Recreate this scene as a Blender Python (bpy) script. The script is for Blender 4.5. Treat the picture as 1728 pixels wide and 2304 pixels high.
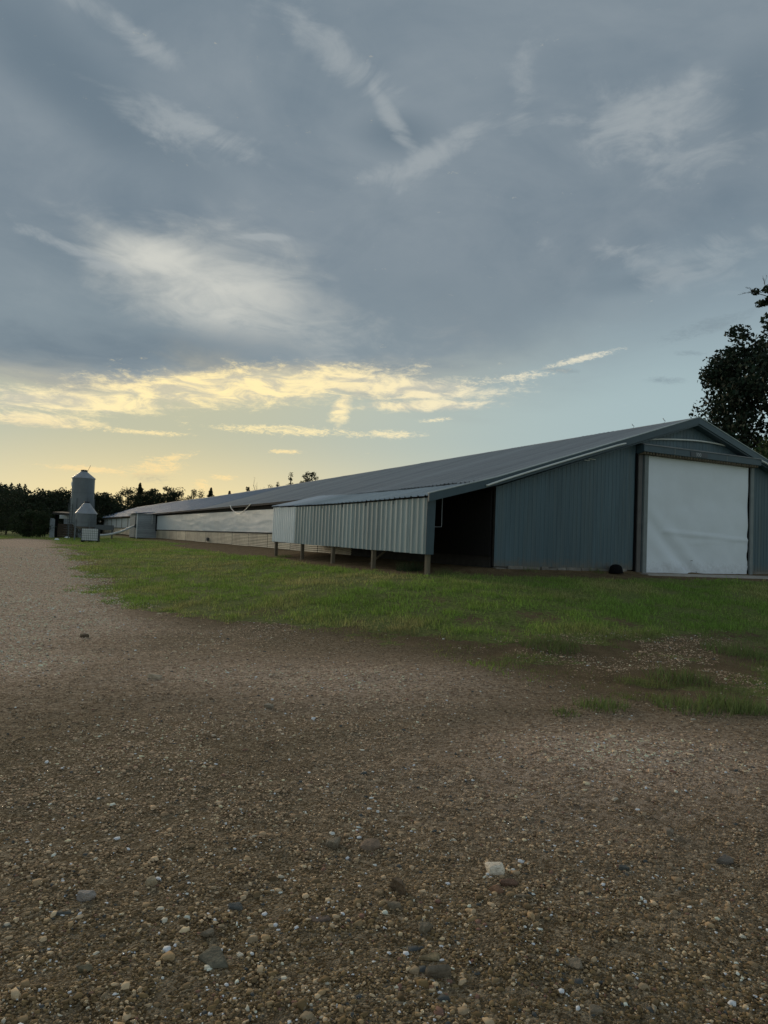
import bpy, bmesh, math, random
import numpy as np
from mathutils import Vector
random.seed(7); rng = np.random.default_rng(7)
S = bpy.context.scene
for o in list(bpy.data.objects): bpy.data.objects.remove(o)
COL = S.collection
R = math.radians

# ------------------------------------------------------------------ camera
W, H, F = 1728, 2304, 1598.0            # photograph pixels, focal length in pixels
PITCH, ROLL, EYE = R(2.25), R(2.2), 1.6
cam = bpy.data.cameras.new('camera'); cam.sensor_fit = 'VERTICAL'; cam.sensor_height = 34.6
cam.lens = 34.6 * F / H; cam.clip_end = 3000; cam.clip_start = .05
co = bpy.data.objects.new('camera', cam); COL.objects.link(co); S.camera = co
from mathutils import Matrix
co.matrix_world = Matrix.Translation((0, 0, EYE)) @ Matrix.Rotation(R(90) + PITCH, 4, 'X') @ Matrix.Rotation(ROLL, 4, 'Z')
S.render.resolution_x, S.render.resolution_y = 768, 1024
S.view_settings.view_transform = 'Standard'; S.view_settings.look = 'None'
S.view_settings.exposure = 0.0; S.view_settings.gamma = 1
f0 = np.array([0, math.cos(PITCH), math.sin(PITCH)]); u0 = np.array([0, -math.sin(PITCH), math.cos(PITCH)]); r0 = np.array([1., 0, 0])
RIGHT = r0 * math.cos(ROLL) + u0 * math.sin(ROLL); UP = -r0 * math.sin(ROLL) + u0 * math.cos(ROLL)
def ray(px, py):
    d = f0 + RIGHT * ((px - W / 2) / F) + UP * ((H / 2 - py) / F); return d / np.linalg.norm(d)
def azel(px, py):
    d = ray(px, py); return math.atan2(d[0], d[1]), math.asin(d[2])

# ------------------------------------------------------------------ sky
SUN_AZ, SUN_EL = R(-32), R(11.0)
w = bpy.data.worlds.new('World'); S.world = w; w.use_nodes = True
w.cycles.sampling_method = 'MANUAL'; w.cycles.sample_map_resolution = 512
NT = w.node_tree; NT.nodes.clear()
class X:                                                        # tiny expression wrapper over math nodes
    def __init__(s, k): s.k = k
    def op(s, o, *a):
        n = NT.nodes.new('ShaderNodeMath'); n.operation = o
        for i, v in enumerate((s,) + a):
            if isinstance(v, X): NT.links.new(v.k, n.inputs[i])
            else: n.inputs[i].default_value = v
        return X(n.outputs[0])
    def __add__(s, b): return s.op('ADD', b)
    __radd__ = __add__
    def __sub__(s, b): return s.op('SUBTRACT', b)
    def __rsub__(s, b): return (s * -1) + b
    def __mul__(s, b): return s.op('MULTIPLY', b)
    __rmul__ = __mul__
    def __truediv__(s, b): return s.op('DIVIDE', b)
    def max(s, b): return s.op('MAXIMUM', b)
    def min(s, b): return s.op('MINIMUM', b)
    def pow(s, b): return s.op('POWER', b)
def ss(v, a, b, lo=0., hi=1.):
    n = NT.nodes.new('ShaderNodeMapRange'); n.interpolation_type = 'SMOOTHSTEP'
    NT.links.new(v.k, n.inputs[0])
    for i, q in enumerate((a, b, lo, hi)):
        if isinstance(q, X): NT.links.new(q.k, n.inputs[1 + i])
        else: n.inputs[1 + i].default_value = q
    return X(n.outputs[0])
def gauss(v, m, s): return ((v - m) * (v - m) * (-.5 / s / s)).op('EXPONENT')
def vec(x, y, z=0.):
    n = NT.nodes.new('ShaderNodeCombineXYZ')
    for i, q in enumerate((x, y, z)):
        if isinstance(q, X): NT.links.new(q.k, n.inputs[i])
        else: n.inputs[i].default_value = q
    return n.outputs[0]
def noise(v, scale, detail=8., rough=.55, dist=0.):
    n = NT.nodes.new('ShaderNodeTexNoise'); NT.links.new(v, n.inputs['Vector'])
    n.inputs['Scale'].default_value = scale; n.inputs['Detail'].default_value = detail
    n.inputs['Roughness'].default_value = rough; n.inputs['Distortion'].default_value = dist
    return X(n.outputs['Fac'])
def cmix(a, b, f):
    n = NT.nodes.new('ShaderNodeMix'); n.data_type = 'RGBA'
    if isinstance(f, X): NT.links.new(f.k, n.inputs[0])
    else: n.inputs[0].default_value = f
    for i, q in ((6, a), (7, b)):
        if isinstance(q, tuple): n.inputs[i].default_value = (*q, 1)
        else: NT.links.new(q, n.inputs[i])
    return n.outputs[2]
tc = NT.nodes.new('ShaderNodeTexCoord'); sp = NT.nodes.new('ShaderNodeSeparateXYZ'); NT.links.new(tc.outputs['Generated'], sp.inputs[0])
dx, dy, dz = (X(sp.outputs[i]) for i in range(3))
AZ = dx.op('ARCTAN2', dy); EL = dz.op('ARCSINE')
hz = dz.max(0.) + .16
plane = vec(dx / hz, dy / hz)                                    # cloud deck seen in perspective
ae = vec(AZ, EL * 3.2)
sky = NT.nodes.new('ShaderNodeTexSky'); sky.sky_type = 'NISHITA'; sky.sun_disc = False
sky.sun_elevation = SUN_EL; sky.sun_rotation = SUN_AZ; sky.air_density = 1.0; sky.dust_density = 1.5
# clear evening air under the clouds: the physical sky plus the glow of the low sun in the haze
warm = gauss(AZ, R(-18), R(16))
low = cmix((.54, .61, .54), (1.0, .79, .37), warm)
mid = cmix((.38, .50, .53), (.53, .53, .37), warm)
clear = cmix(low, mid, ss(EL, R(.5), R(8.5)))
clear = cmix(clear, (.27, .35, .40), ss(EL, R(10.5), R(20)))
nis = NT.nodes.new('ShaderNodeVectorMath'); nis.operation = 'SCALE'; NT.links.new(sky.outputs[0], nis.inputs[0]); nis.inputs[3].default_value = .1
nm = NT.nodes.new('ShaderNodeVectorMath'); nm.operation = 'MINIMUM'; NT.links.new(nis.outputs[0], nm.inputs[0]); nm.inputs[1].default_value = (.7, .7, .7)
clear = cmix(clear, nm.outputs[0], .07)
# cloud deck
n1 = noise(plane, .95, 6, .56, .5); n2 = noise(plane, 2.6, 7, .6, .9); n3 = noise(ae, 5., 7, .6, .6)
edge = ss(AZ, R(2), R(30)) * ss(AZ, R(130), R(70)) * R(8) + R(12.2) + gauss(AZ, R(-29), R(8)) * R(-2.2)
soft = ss(AZ, R(-8), R(22), R(1.0), R(6.5))
ev = EL - edge + (n3 - .5) * R(5.5) + (n1 - .5) * R(4)
deck = ss(ev / soft, -1., 1.)
n4 = noise(plane, 5.5, 8, .62, 1.1)
tone = ss(n1 * .62 + n2 * .28 + n4 * .10, .32, .70)
deckc = cmix((.158, .212, .262), (.270, .318, .355), tone)
deckc = cmix(deckc, (.30, .365, .39), ss(EL, R(24), R(12)) * .5)
deckc = cmix(deckc, (.66, .58, .40), gauss(AZ, R(-15), R(13)) * ss(ev, R(2.6), R(-.6)) * .75)
def stroke(px, py, hl, ht, tilt):
    """falloff 1..0 of a cloud streak, centred on a direction, with its half length / thickness in radians"""
    a0, e0 = azel(px, py); c, s_ = math.cos(R(tilt)), math.sin(R(tilt))
    a1, e1 = azel(px + c * 60, py + s_ * 60)
    m = NT.nodes.new('ShaderNodeMapping'); m.vector_type = 'TEXTURE'; NT.links.new(vec(AZ, EL), m.inputs['Vector'])
    m.inputs['Location'].default_value = (a0, e0, 0); m.inputs['Rotation'].default_value = (0, 0, math.atan2(e1 - e0, a1 - a0))
    m.inputs['Scale'].default_value = (hl / F, ht / F, 1)
    l = NT.nodes.new('ShaderNodeVectorMath'); l.operation = 'LENGTH'; NT.links.new(m.outputs[0], l.inputs[0])
    return ss(X(l.outputs['Value']), 1.9, 0.)
def union(lst):
    r = lst[0]
    for q in lst[1:]: r = r.max(q)
    return r
# broad pale glow where the sun comes through the deck, and pale wisps hanging off it
glow = union([stroke(360, 585, 150, 55, 12), stroke(470, 640, 250, 115, 14) * .8, stroke(680, 730, 380, 90, 6) * .42])
gl = ss(glow + (n2 - .5) * .8 + (n4 - .5) * .6, .16, 1.08)
deckc = cmix(deckc, (.66, .66, .60), gl * .92)
dm = union([stroke(170, 190, 300, 75, 38), stroke(900, 300, 110, 45, 0) * .9, stroke(1690, 230, 80, 120, 0) * .8, stroke(1500, 620, 170, 28, -12), stroke(250, 780, 420, 60, 2) * .8, stroke(1000, 700, 420, 130, 5) * .5])
deckc = cmix(deckc, (.135, .187, .235), ss(dm + (n2 - .5) * .9 + (n4 - .5) * .5, .25, 1.1) * .75)
wis = union([stroke(500, 320, 190, 36, 22), stroke(330, 270, 150, 40, 30) * .8, stroke(1010, 330, 170, 30, -32), stroke(860, 395, 90, 26, -8), stroke(740, 110, 190, 46, 38), stroke(860, 230, 150, 24, 58) * .9, stroke(1180, 200, 60, 140, 10) * .8, stroke(1480, 600, 210, 50, 8), stroke(1400, 280, 260, 110, 10) * .8, stroke(240, 40, 150, 30, 35), stroke(1640, 560, 120, 60, -20), stroke(580, 533, 75, 8, 1) * 1.1, stroke(180, 570, 130, 18, 22) * 1.2])
wi = ss(wis * .8 + (n2 - .5) * 1.1 + (n4 - .5) * 1.6 + (n3 - .5) * .5, .38, .95)
deckc = cmix(deckc, (.37, .41, .43), wi * .68)
col = cmix(clear, deckc, deck)
# rim of the deck and the torn streaks beneath it catch the low sun
ns = noise(vec(AZ, EL * 3.6), 16., 7, .64, .7); nf = noise(vec(AZ, EL * 2.4), 45., 4, .65, .5)
ng = noise(vec(AZ, EL * 2.6), 120., 5, .68, .8)
brk = (ns - .5) * 1.6 + (nf - .5) * .9
band = union([stroke(540, 872, 360, 44, -3), stroke(170, 903, 260, 26, 2), stroke(860, 868, 260, 30, 4), stroke(770, 915, 44, 22, 110) * .9, stroke(960, 912, 160, 15, -1) * .95, stroke(90, 945, 110, 17, 5) * .9])
fine = union([stroke(330, 973, 100, 6, 4), stroke(640, 968, 165, 12, 2), stroke(865, 977, 95, 10, -1), stroke(640, 1016, 40, 5, 2), stroke(190, 1055, 100, 7, 4), stroke(350, 1052, 70, 22, -8), stroke(390, 1030, 45, 10, -10), stroke(455, 1095, 22, 22, 0) * .8, stroke(500, 1075, 30, 8, 4), stroke(1290, 812, 90, 7, -14) * 1.05, stroke(1150, 850, 120, 12, -8) * .9, stroke(980, 945, 40, 5, -5)])
bm = ss(band + brk * .75 + (ng - .5) * .6, .26, .95); fm = ss(fine * .8 + brk * .6 + (ng - .5) * 1.5, .30, .95)
lit = cmix((.80, .77, .64), (1.12, .92, .48), gauss(AZ, R(-14), R(15)))
lit = cmix(lit, (.95, .66, .30), ss(EL, R(9), R(5)) * .6)
shade = cmix(lit, (.36, .40, .42), ss(ns, .60, .38) * .6)
col = cmix(col, shade, bm * .93)
col = cmix(col, lit, fm * .8)
dk = union([stroke(1255, 833, 62, 8, 3), stroke(1490, 855, 50, 9, 2), stroke(1590, 735, 110, 18, -18), stroke(1560, 795, 40, 7, 0), stroke(340, 1075, 60, 18, 4) * .8])
col = cmix(col, (.20, .26, .30), ss(dk * .8 + brk * .5 + (ng - .5) * .9, .35, 1.0) * .5)
bg = NT.nodes.new('ShaderNodeBackground'); bg.inputs['Strength'].default_value = .1
sc = NT.nodes.new('ShaderNodeVectorMath'); sc.operation = 'SCALE'; NT.links.new(col, sc.inputs[0]); sc.inputs[3].default_value = 10.
out = NT.nodes.new('ShaderNodeOutputWorld'); NT.links.new(sc.outputs[0], bg.inputs[0]); NT.links.new(bg.outputs[0], out.inputs[0])
sl = bpy.data.lights.new('sun', 'SUN'); sl.energy = 1.3; sl.angle = R(24); sl.color = (1, .80, .55)
so = bpy.data.objects.new('sun', sl); COL.objects.link(so)
sd = Vector((math.sin(SUN_AZ) * math.cos(SUN_EL), math.cos(SUN_AZ) * math.cos(SUN_EL), math.sin(SUN_EL)))
so.rotation_euler = sd.to_track_quat('Z', 'Y').to_euler(); so.location = (-40, 80, 60)

S.cycles.max_bounces = 5; S.cycles.diffuse_bounces = 3; S.cycles.transmission_bounces = 3
# ------------------------------------------------------------------ materials
def mat(name, base, rough=.7, metal=0., var=.25, scale=3., bump=0., bscale=40., stretch=(1, 1, 1), dirt=None, dirt_amt=.5, attr=None, trans=0., spec=.4, coords='Object', splash=False):
    m = bpy.data.materials.new(name); m.use_nodes = True; nt = m.node_tree; b = nt.nodes['Principled BSDF']
    L = nt.links.new; N = nt.nodes.new
    t = N('ShaderNodeTexCoord'); mp = N('ShaderNodeMapping'); L(t.outputs[coords], mp.inputs[0]); mp.inputs['Scale'].default_value = stretch
    nz = N('ShaderNodeTexNoise'); L(mp.outputs[0], nz.inputs[0]); nz.inputs['Scale'].default_value = scale; nz.inputs['Detail'].default_value = 7; nz.inputs['Roughness'].default_value = .62
    if attr:
        at = N('ShaderNodeAttribute'); at.attribute_name = attr; src = at.outputs['Color']
    else:
        rg = N('ShaderNodeRGB'); rg.outputs[0].default_value = (*base, 1); src = rg.outputs[0]
    mr = N('ShaderNodeMapRange'); L(nz.outputs[0], mr.inputs[0]); mr.inputs[1].default_value = .3; mr.inputs[2].default_value = .7
    mr.inputs[3].default_value = 1 - var; mr.inputs[4].default_value = 1 + var
    oi = N('ShaderNodeObjectInfo'); pr = N('ShaderNodeMapRange'); L(oi.outputs['Random'], pr.inputs[0]); pr.inputs[3].default_value = .88; pr.inputs[4].default_value = 1.12
    mm = N('ShaderNodeMath'); mm.operation = 'MULTIPLY'; L(mr.outputs[0], mm.inputs[0]); L(pr.outputs[0], mm.inputs[1])
    sc = N('ShaderNodeVectorMath'); sc.operation = 'SCALE'; L(src, sc.inputs[0]); L(mm.outputs[0], sc.inputs[3]); c = sc.outputs[0]
    if dirt:
        n2 = N('ShaderNodeTexNoise'); L(mp.outputs[0], n2.inputs[0]); n2.inputs['Scale'].default_value = scale * .37; n2.inputs['Detail'].default_value = 9; n2.inputs['Roughness'].default_value = .7
        r2 = N('ShaderNodeMapRange'); L(n2.outputs[0], r2.inputs[0]); r2.inputs[1].default_value = .48; r2.inputs[2].default_value = .72; r2.inputs[4].default_value = dirt_amt
        mx = N('ShaderNodeMix'); mx.data_type = 'RGBA'; L(r2.outputs[0], mx.inputs[0]); L(c, mx.inputs[6]); mx.inputs[7].default_value = (*dirt, 1); c = mx.outputs[2]
    if splash:                                                  # dried mud thrown up on the foot of the sheets
        sx = N('ShaderNodeSeparateXYZ'); L(t.outputs[coords], sx.inputs[0]); n5 = N('ShaderNodeTexNoise'); L(t.outputs[coords], n5.inputs[0]); n5.inputs['Scale'].default_value = 7; n5.inputs['Detail'].default_value = 8; n5.inputs['Roughness'].default_value = .75
        a5 = N('ShaderNodeMath'); a5.operation = 'MULTIPLY_ADD'; L(n5.outputs[0], a5.inputs[0]); a5.inputs[1].default_value = -.9; L(sx.outputs[2], a5.inputs[2])
        r5 = N('ShaderNodeMapRange'); L(a5.outputs[0], r5.inputs[0]); r5.inputs[1].default_value = .48; r5.inputs[2].default_value = .80; r5.inputs[3].default_value = .75 if splash is True else splash; r5.inputs[4].default_value = 0.
        m5 = N('ShaderNodeMix'); m5.data_type = 'RGBA'; L(r5.outputs[0], m5.inputs[0]); L(c, m5.inputs[6]); m5.inputs[7].default_value = (.17, .135, .10, 1); c = m5.outputs[2]
    L(c, b.inputs['Base Color']); b.inputs['Roughness'].default_value = rough; b.inputs['Metallic'].default_value = metal
    b.inputs['Specular IOR Level'].default_value = spec
    if bump:
        n3 = N('ShaderNodeTexNoise'); L(mp.outputs[0], n3.inputs[0]); n3.inputs['Scale'].default_value = bscale; n3.inputs['Detail'].default_value = 5
        bp = N('ShaderNodeBump'); bp.inputs['Strength'].default_value = bump; bp.inputs['Distance'].default_value = .02; L(n3.outputs[0], bp.inputs['Height']); L(bp.outputs[0], b.inputs['Normal'])
    if trans:
        tr = N('ShaderNodeBsdfTranslucent'); L(c, tr.inputs[0]); ms = N('ShaderNodeMixShader'); ms.inputs[0].default_value = trans
        L(b.outputs[0], ms.inputs[1]); L(tr.outputs[0], ms.inputs[2]); L(ms.outputs[0], nt.nodes['Material Output'].inputs[0])
    return m
M = dict(
 teal=mat('teal_steel', (.076, .124, .150), .45, 0, .20, 2.2, splash=True, dirt=(.13, .155, .15), dirt_amt=.5, stretch=(5, 5, .22)),
 trim=mat('teal_trim', (.055, .09, .11), .4, 0, .12, 3.),
 sage=mat('pale_sage_steel', (.38, .43, .42), .45, 0, .16, 2., stretch=(2, 2, .4), dirt=(.2, .22, .2), dirt_amt=.3),
 pale=mat('pale_steel', (.88, .90, .90), .4, 0, .07, 2.),
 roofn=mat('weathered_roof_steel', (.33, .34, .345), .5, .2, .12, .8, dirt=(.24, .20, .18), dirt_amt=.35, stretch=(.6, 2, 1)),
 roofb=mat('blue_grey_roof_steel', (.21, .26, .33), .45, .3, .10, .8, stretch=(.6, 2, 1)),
 roofl=mat('lean_to_roof_steel', (.38, .43, .45), .36, .2, .10, 1.5),
 roofp=mat('pale_roof_steel', (.50, .53, .56), .4, .2, .06, 1.5),
 tan=mat('tan_siding', (.62, .54, .40), .6, 0, .14, 1.5, dirt=(.20, .15, .10), dirt_amt=.6),
 plastic=mat('white_curtain', (.80, .84, .86), .34, 0, .06, 1.2, bump=.25, bscale=5., dirt=(.66, .67, .64), dirt_amt=.5),
 tarp=mat('white_door_tarp', (.90, .94, 1.0), .5, 0, .03, .9, bump=.10, bscale=14., dirt=(.80, .82, .86), dirt_amt=.5, splash=.3),
 dark=mat('dark_wood', (.045, .04, .036), .85, 0, .3, 5.),
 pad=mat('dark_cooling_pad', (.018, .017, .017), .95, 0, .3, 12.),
 wood=mat('weathered_post', (.20, .16, .11), .85, 0, .3, 4., bump=.3, bscale=60, stretch=(3, 3, .3)),
 plank=mat('grey_plank', (.36, .38, .39), .75, 0, .18, 4., bump=.2, stretch=(.5, .5, 4)),
 jamb=mat('grey_jamb', (.20, .22, .22), .6, 0, .15, 3.),
 jambd=mat('brown_jamb', (.12, .11, .105), .7, 0, .15, 3.),
 pvc=mat('white_pvc', (.72, .73, .70), .35, 0, .05, 2.),
 conc=mat('concrete', (.34, .30, .26), .9, 0, .2, 4., bump=.3),
 block=mat('foundation_stone', (.22, .20, .175), .9, 0, .35, 5., bump=.5, bscale=20.),
 galv=mat('galvanised_steel', (.15, .17, .185), .42, .35, .12, 2.5, dirt=(.18, .17, .16), dirt_amt=.3, stretch=(1, 1, .4)),
 galvl=mat('light_galvanised_steel', (.30, .32, .34), .4, .35, .12, 2.5, dirt=(.25, .20, .16), dirt_amt=.4, stretch=(2, 2, .3)),
 rusty=mat('rust_stained_steel', (.17, .15, .13), .7, .1, .3, 3., dirt=(.16, .09, .05), dirt_amt=.6),
 steel=mat('dark_steel', (.07, .08, .09), .5, .3, .2, 4.),
 black=mat('black_rubber', (.008, .008, .009), .9, 0, .2, 5., spec=.1),
 tote=mat('white_tote_plastic', (.92, .93, .92), .4, 0, .05, 2.),
 brown=mat('brown_board', (.085, .06, .045), .85, 0, .3, 3.),
 shed=mat('blue_grey_sheet', (.50, .55, .62), .5, .1, .12, 2.),
 bark=mat('bark', (.045, .037, .03), .9, 0, .3, 4.),
 leafd=mat('dark_leaf', (.030, .042, .020), .7, 0, .35, .9, spec=.2, trans=.15, attr='col'),
 grass=mat('grass_blade', (0, 0, 0), .6, 0, .15, 1., attr='col', trans=.45),
 stone=mat('gravel_stone', (0, 0, 0), .85, 0, .15, 60., attr='col', spec=.25),
 rockm=mat('rock', (0, 0, 0), .85, 0, .3, 45., attr='col', spec=.25, bump=.6, bscale=70.),
 sign=mat('dark_sign', (.10, .11, .12), .6, 0, .1, 5.),
 letter=mat('pale_lettering', (.5, .52, .54), .6, 0, .05, 5.),
)

# ------------------------------------------------------------------ mesh helpers
def link(name, me, m, parent=None):
    o = bpy.data.objects.new(name, me); COL.objects.link(o)
    if m is not None and len(me.materials) == 0: me.materials.append(m)
    if parent is not None: o.parent = parent
    return o
def np_mesh(name, V, Fc, smooth=False, col=None):
    """mesh from vertex array and equal-sided face array, with an optional colour per vertex"""
    V = np.asarray(V, np.float32); Fc = np.asarray(Fc, np.int32); k = Fc.shape[1]
    me = bpy.data.meshes.new(name); me.vertices.add(len(V)); me.vertices.foreach_set('co', V.ravel())
    me.loops.add(Fc.size); me.loops.foreach_set('vertex_index', Fc.ravel())
    me.polygons.add(len(Fc)); me.polygons.foreach_set('loop_start', np.arange(0, Fc.size, k, dtype=np.int32))
    if smooth: me.polygons.foreach_set('use_smooth', np.ones(len(Fc), bool))
    if col is not None:
        a = me.attributes.new('col', 'FLOAT_COLOR', 'POINT'); c4 = np.ones((len(V), 4), np.float32); c4[:, :3] = col; a.data.foreach_set('color', c4.ravel())
    me.update(calc_edges=True); me.validate(); return me
class MB:
    def __init__(s): s.v = []; s.f = []
    def add(s, v, f):
        b = len(s.v); s.v += [tuple(p) for p in v]; s.f += [tuple(i + b for i in q) for q in f]; return s
    def box(s, x0, x1, y0, y1, z0, z1):
        return s.add([(x0, y0, z0), (x1, y0, z0), (x1, y1, z0), (x0, y1, z0), (x0, y0, z1), (x1, y0, z1), (x1, y1, z1), (x0, y1, z1)],
                     [(0, 3, 2, 1), (4, 5, 6, 7), (0, 1, 5, 4), (1, 2, 6, 5), (2, 3, 7, 6), (3, 0, 4, 7)])
    def hexa(s, p):                                             # 8 corners: bottom ring, top ring
        return s.add(p, [(0, 3, 2, 1), (4, 5, 6, 7), (0, 1, 5, 4), (1, 2, 6, 5), (2, 3, 7, 6), (3, 0, 4, 7)])
    def tube(s, pts, r, n=8, r1=None):
        pts = [Vector(p) for p in pts]; rings = []
        for i, p in enumerate(pts):
            d = (pts[min(i + 1, len(pts) - 1)] - pts[max(i - 1, 0)]).normalized()
            a = d.orthogonal().normalized() if abs(d.z) > .95 else d.cross(Vector((0, 0, 1))).normalized(); b = d.cross(a)
            q = r + (r1 - r) * i / (len(pts) - 1) if r1 is not None else r
            rings.append([p + a * q * math.cos(2 * math.pi * k / n) + b * q * math.sin(2 * math.pi * k / n) for k in range(n)])
        v = [x for g in rings for x in g]; f = []
        for i in range(len(pts) - 1):
            for k in range(n): f.append((i * n + k, i * n + (k + 1) % n, (i + 1) * n + (k + 1) % n, (i + 1) * n + k))
        f.append(tuple(range(n))[::-1]); f.append(tuple((len(pts) - 1) * n + k for k in range(n)))
        return s.add(v, f)
    def lathe(s, prof, n=28, c=(0, 0)):
        v = [(c[0] + r * math.cos(2 * math.pi * k / n), c[1] + r * math.sin(2 * math.pi * k / n), z) for r, z in prof for k in range(n)]; f = []
        for i in range(len(prof) - 1):
            for k in range(n): f.append((i * n + k, i * n + (k + 1) % n, (i + 1) * n + (k + 1) % n, (i + 1) * n + k))
        f.append(tuple((len(prof) - 1) * n + k for k in range(n))); f.append(tuple(range(n))[::-1])
        return s.add(v, f)
    def build(s, name, m, parent=None, smooth=False):
        me = bpy.data.meshes.new(name); me.from_pydata(s.v, [], s.f)
        if smooth:
            for p in me.polygons: p.use_smooth = len(p.vertices) == 4
        me.update(); return link(name, me, m, parent)
def thing(name, label, cat, loc=(0, 0, 0), rz=0, group=None):
    o = bpy.data.objects.new(name, None); COL.objects.link(o); o.empty_display_size = .3
    o.location = loc; o.rotation_euler = (0, 0, rz); o['label'] = label; o['category'] = cat
    if group: o['group'] = group
    return o
def tag(o, label=None, cat=None, group=None, kind=None):
    for k, v in (('label', label), ('category', cat), ('group', group), ('kind', kind)):
        if v: o[k] = v
    return o

# ------------------------------------------------------------------ terrain
A = math.atan2(.448, .894); O = np.array([8.22, 22.4]); VV = np.array([math.cos(A), math.sin(A)]); UU = np.array([-math.sin(A), math.cos(A)])
TL, TR, SF = -5.71, 9.9, 132.0                                  # house: left wall, right wall, length (local t, s)
def sstep(a, b, x): q = np.clip((x - a) / (b - a + 0.), 0, 1); return q * q * (3 - 2 * q)
def vnoise(x, y, seed=0):
    """cheap smooth value noise (numpy)"""
    xi = np.floor(x).astype(np.int64); yi = np.floor(y).astype(np.int64); xf = x - xi; yf = y - yi
    def h(a, b):
        n = (a * 374761393 + b * 668265263 + seed * 1442695) & 0x7fffffff; n = ((n ^ (n >> 13)) * 1274126177) & 0x7fffffff
        return ((n ^ (n >> 16)) & 0xffff) / 65535.
    u = xf * xf * (3 - 2 * xf); v = yf * yf * (3 - 2 * yf)
    return (h(xi, yi) * (1 - u) + h(xi + 1, yi) * u) * (1 - v) + (h(xi, yi + 1) * (1 - u) + h(xi + 1, yi + 1) * u) * v
def fbm(x, y, s=0, o=4): return sum(vnoise(x * 2 ** i, y * 2 ** i, s + i) * .5 ** (i + 1) for i in range(o)) / (1 - .5 ** o)
def local(x, y): return (x - O[0]) * VV[0] + (y - O[1]) * VV[1], (x - O[0]) * UU[0] + (y - O[1]) * UU[1]
def foot(t, s):
    a = np.maximum(np.maximum(TL - t, t - TR), 0); b = np.maximum(np.maximum(-s, s - SF), 0); return a, b
def height(x, y):
    x = np.asarray(x, float); y = np.asarray(y, float); t, s = local(x, y); a, b = foot(t, s); e = np.hypot(a, b)
    zr = .45 * sstep(-4, 36, s)
    z = .93 - .085 * sstep(.02, -.25, s) * sstep(-8.5, -6, t) - .20 * sstep(.1, 2.3, e) - (.73 - zr) * sstep(1.6, 10.5, e)
    und = (fbm(x * .35, y * .35, 3) - .5) * .10 + (fbm(x * 1.4, y * 1.4, 9, 3) - .5) * .035
    z = z + und * sstep(.3, 3., e)
    hill = 15 * sstep(190, 380, y) * sstep(-105, -200, x) * (.75 + .5 * fbm(x * .006, y * .006, 5))
    return z + hill
def ground(px, py):
    d = ray(px, py); k = 1.
    for i in range(4000):
        p = np.array([0, 0, EYE]) + d * k
        if p[2] <= float(height(p[0], p[1])): break
        k += max(.02, .004 * k)
    return p
def at_depth(px, Y):                                            # a spot on the ground in a pixel's column, at depth Y
    d = ray(px, 1190 + .038 * (px - 62)); x = d[0] / d[1] * Y; return np.array([x, Y, float(height(x, Y))])
gb = [ground(*p)[:2] for p in [(-30, 1214), (60, 1211), (118, 1216), (142, 1228), (168, 1262), (212, 1318), (252, 1352), (330, 1392), (450, 1398), (560, 1402), (700, 1420), (860, 1446), (1000, 1474), (1130, 1504), (1300, 1560), (1500, 1590), (1760, 1600)]]
poly = np.array([(-75, 70.)] + [tuple(p) for p in gb] + [(40, 5), (40, -60), (-75, -60)])
def sdist(P, x, y):
    """signed distance, positive inside polygon"""
    ins = np.zeros(x.shape, bool); d = np.full(x.shape, 1e9)
    for i in range(len(P)):
        ax, ay = P[i]; bx, by = P[(i + 1) % len(P)]
        q = np.clip(((x - ax) * (bx - ax) + (y - ay) * (by - ay)) / ((bx - ax) ** 2 + (by - ay) ** 2 + 1e-9), 0, 1)
        d = np.minimum(d, np.hypot(x - ax - q * (bx - ax), y - ay - q * (by - ay)))
        if by != ay: ins ^= ((ay > y) != (by > y)) & (x < (bx - ax) * (y - ay) / (by - ay) + ax)
    return np.where(ins, d, -d)
sp_poly = np.array([ground(*p)[:2] for p in [(700, 1418), (860, 1446), (1130, 1504), (1300, 1575), (1500, 1605), (1790, 1620), (1790, 1420), (1500, 1424), (1350, 1428), (1130, 1440), (900, 1412)]])
patches = [(ground(980, 1350)[:2], .7), (ground(300, 1300)[:2], .7), (ground(1400, 1400)[:2], .6), (ground(800, 1400)[:2], .6), (ground(250, 1262)[:2], 1.2), (ground(1215, 1390)[:2], .9), (ground(440, 1330)[:2], .8), (ground(1060, 1395)[:2], .5), (ground(600, 1378)[:2], .6), (ground(1150, 1420)[:2], .7)]
def grass_mask(x, y):
    n = (fbm(x * .9, y * .9, 21) - .5) * 2.2 + (fbm(x * 4, y * 4, 31, 3) - .5) * .9
    g = sstep(-.25, .7, -sdist(poly, x, y) + n * np.clip(np.hypot(x, y) / 14, .4, 1.5))
    spz = sstep(-.3, .8, sdist(sp_poly, x, y) + n * .5)
    g = g * (1 - .96 * spz) + .42 * spz * sstep(.52, .66, fbm(x * 1.5, y * 1.5, 44))
    for (c, r) in patches: g = g * (1 - .6 * np.exp(-((x - c[0]) ** 2 + ((y - c[1]) * .9) ** 2) / (r * .8) ** 2 + n * .6).clip(0, 1))
    t, s = local(x, y); a, b = foot(t, s); e = np.hypot(a, b)
    lim = np.where(s < -.05, 1.15, np.where(s < 14, 2.9, np.where(s < 34, 3.4, 1.6))) + (s < -.05) * 0.
    g = g * sstep(-.35, .45, e - lim + n * .35)
    return np.clip(g, 0, 1)
def axis(lo, f0_, f1_, hi, fine, grow=1.09):
    c = list(np.arange(f0_, f1_, fine)); st = fine; v = c[-1]
    while v < hi: st *= grow; v += st; c.append(v)
    st = fine; v = c[0]; a = []
    while v > lo: st *= grow; v -= st; a.append(v)
    return np.array(a[::-1] + c)
gx = axis(-900, -11, 15, 900, .13); gy = axis(-60, 1., 24, 1400, .13, 1.06)
GX, GY = np.meshgrid(gx, gy); ZZ = height(GX, GY)
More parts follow.
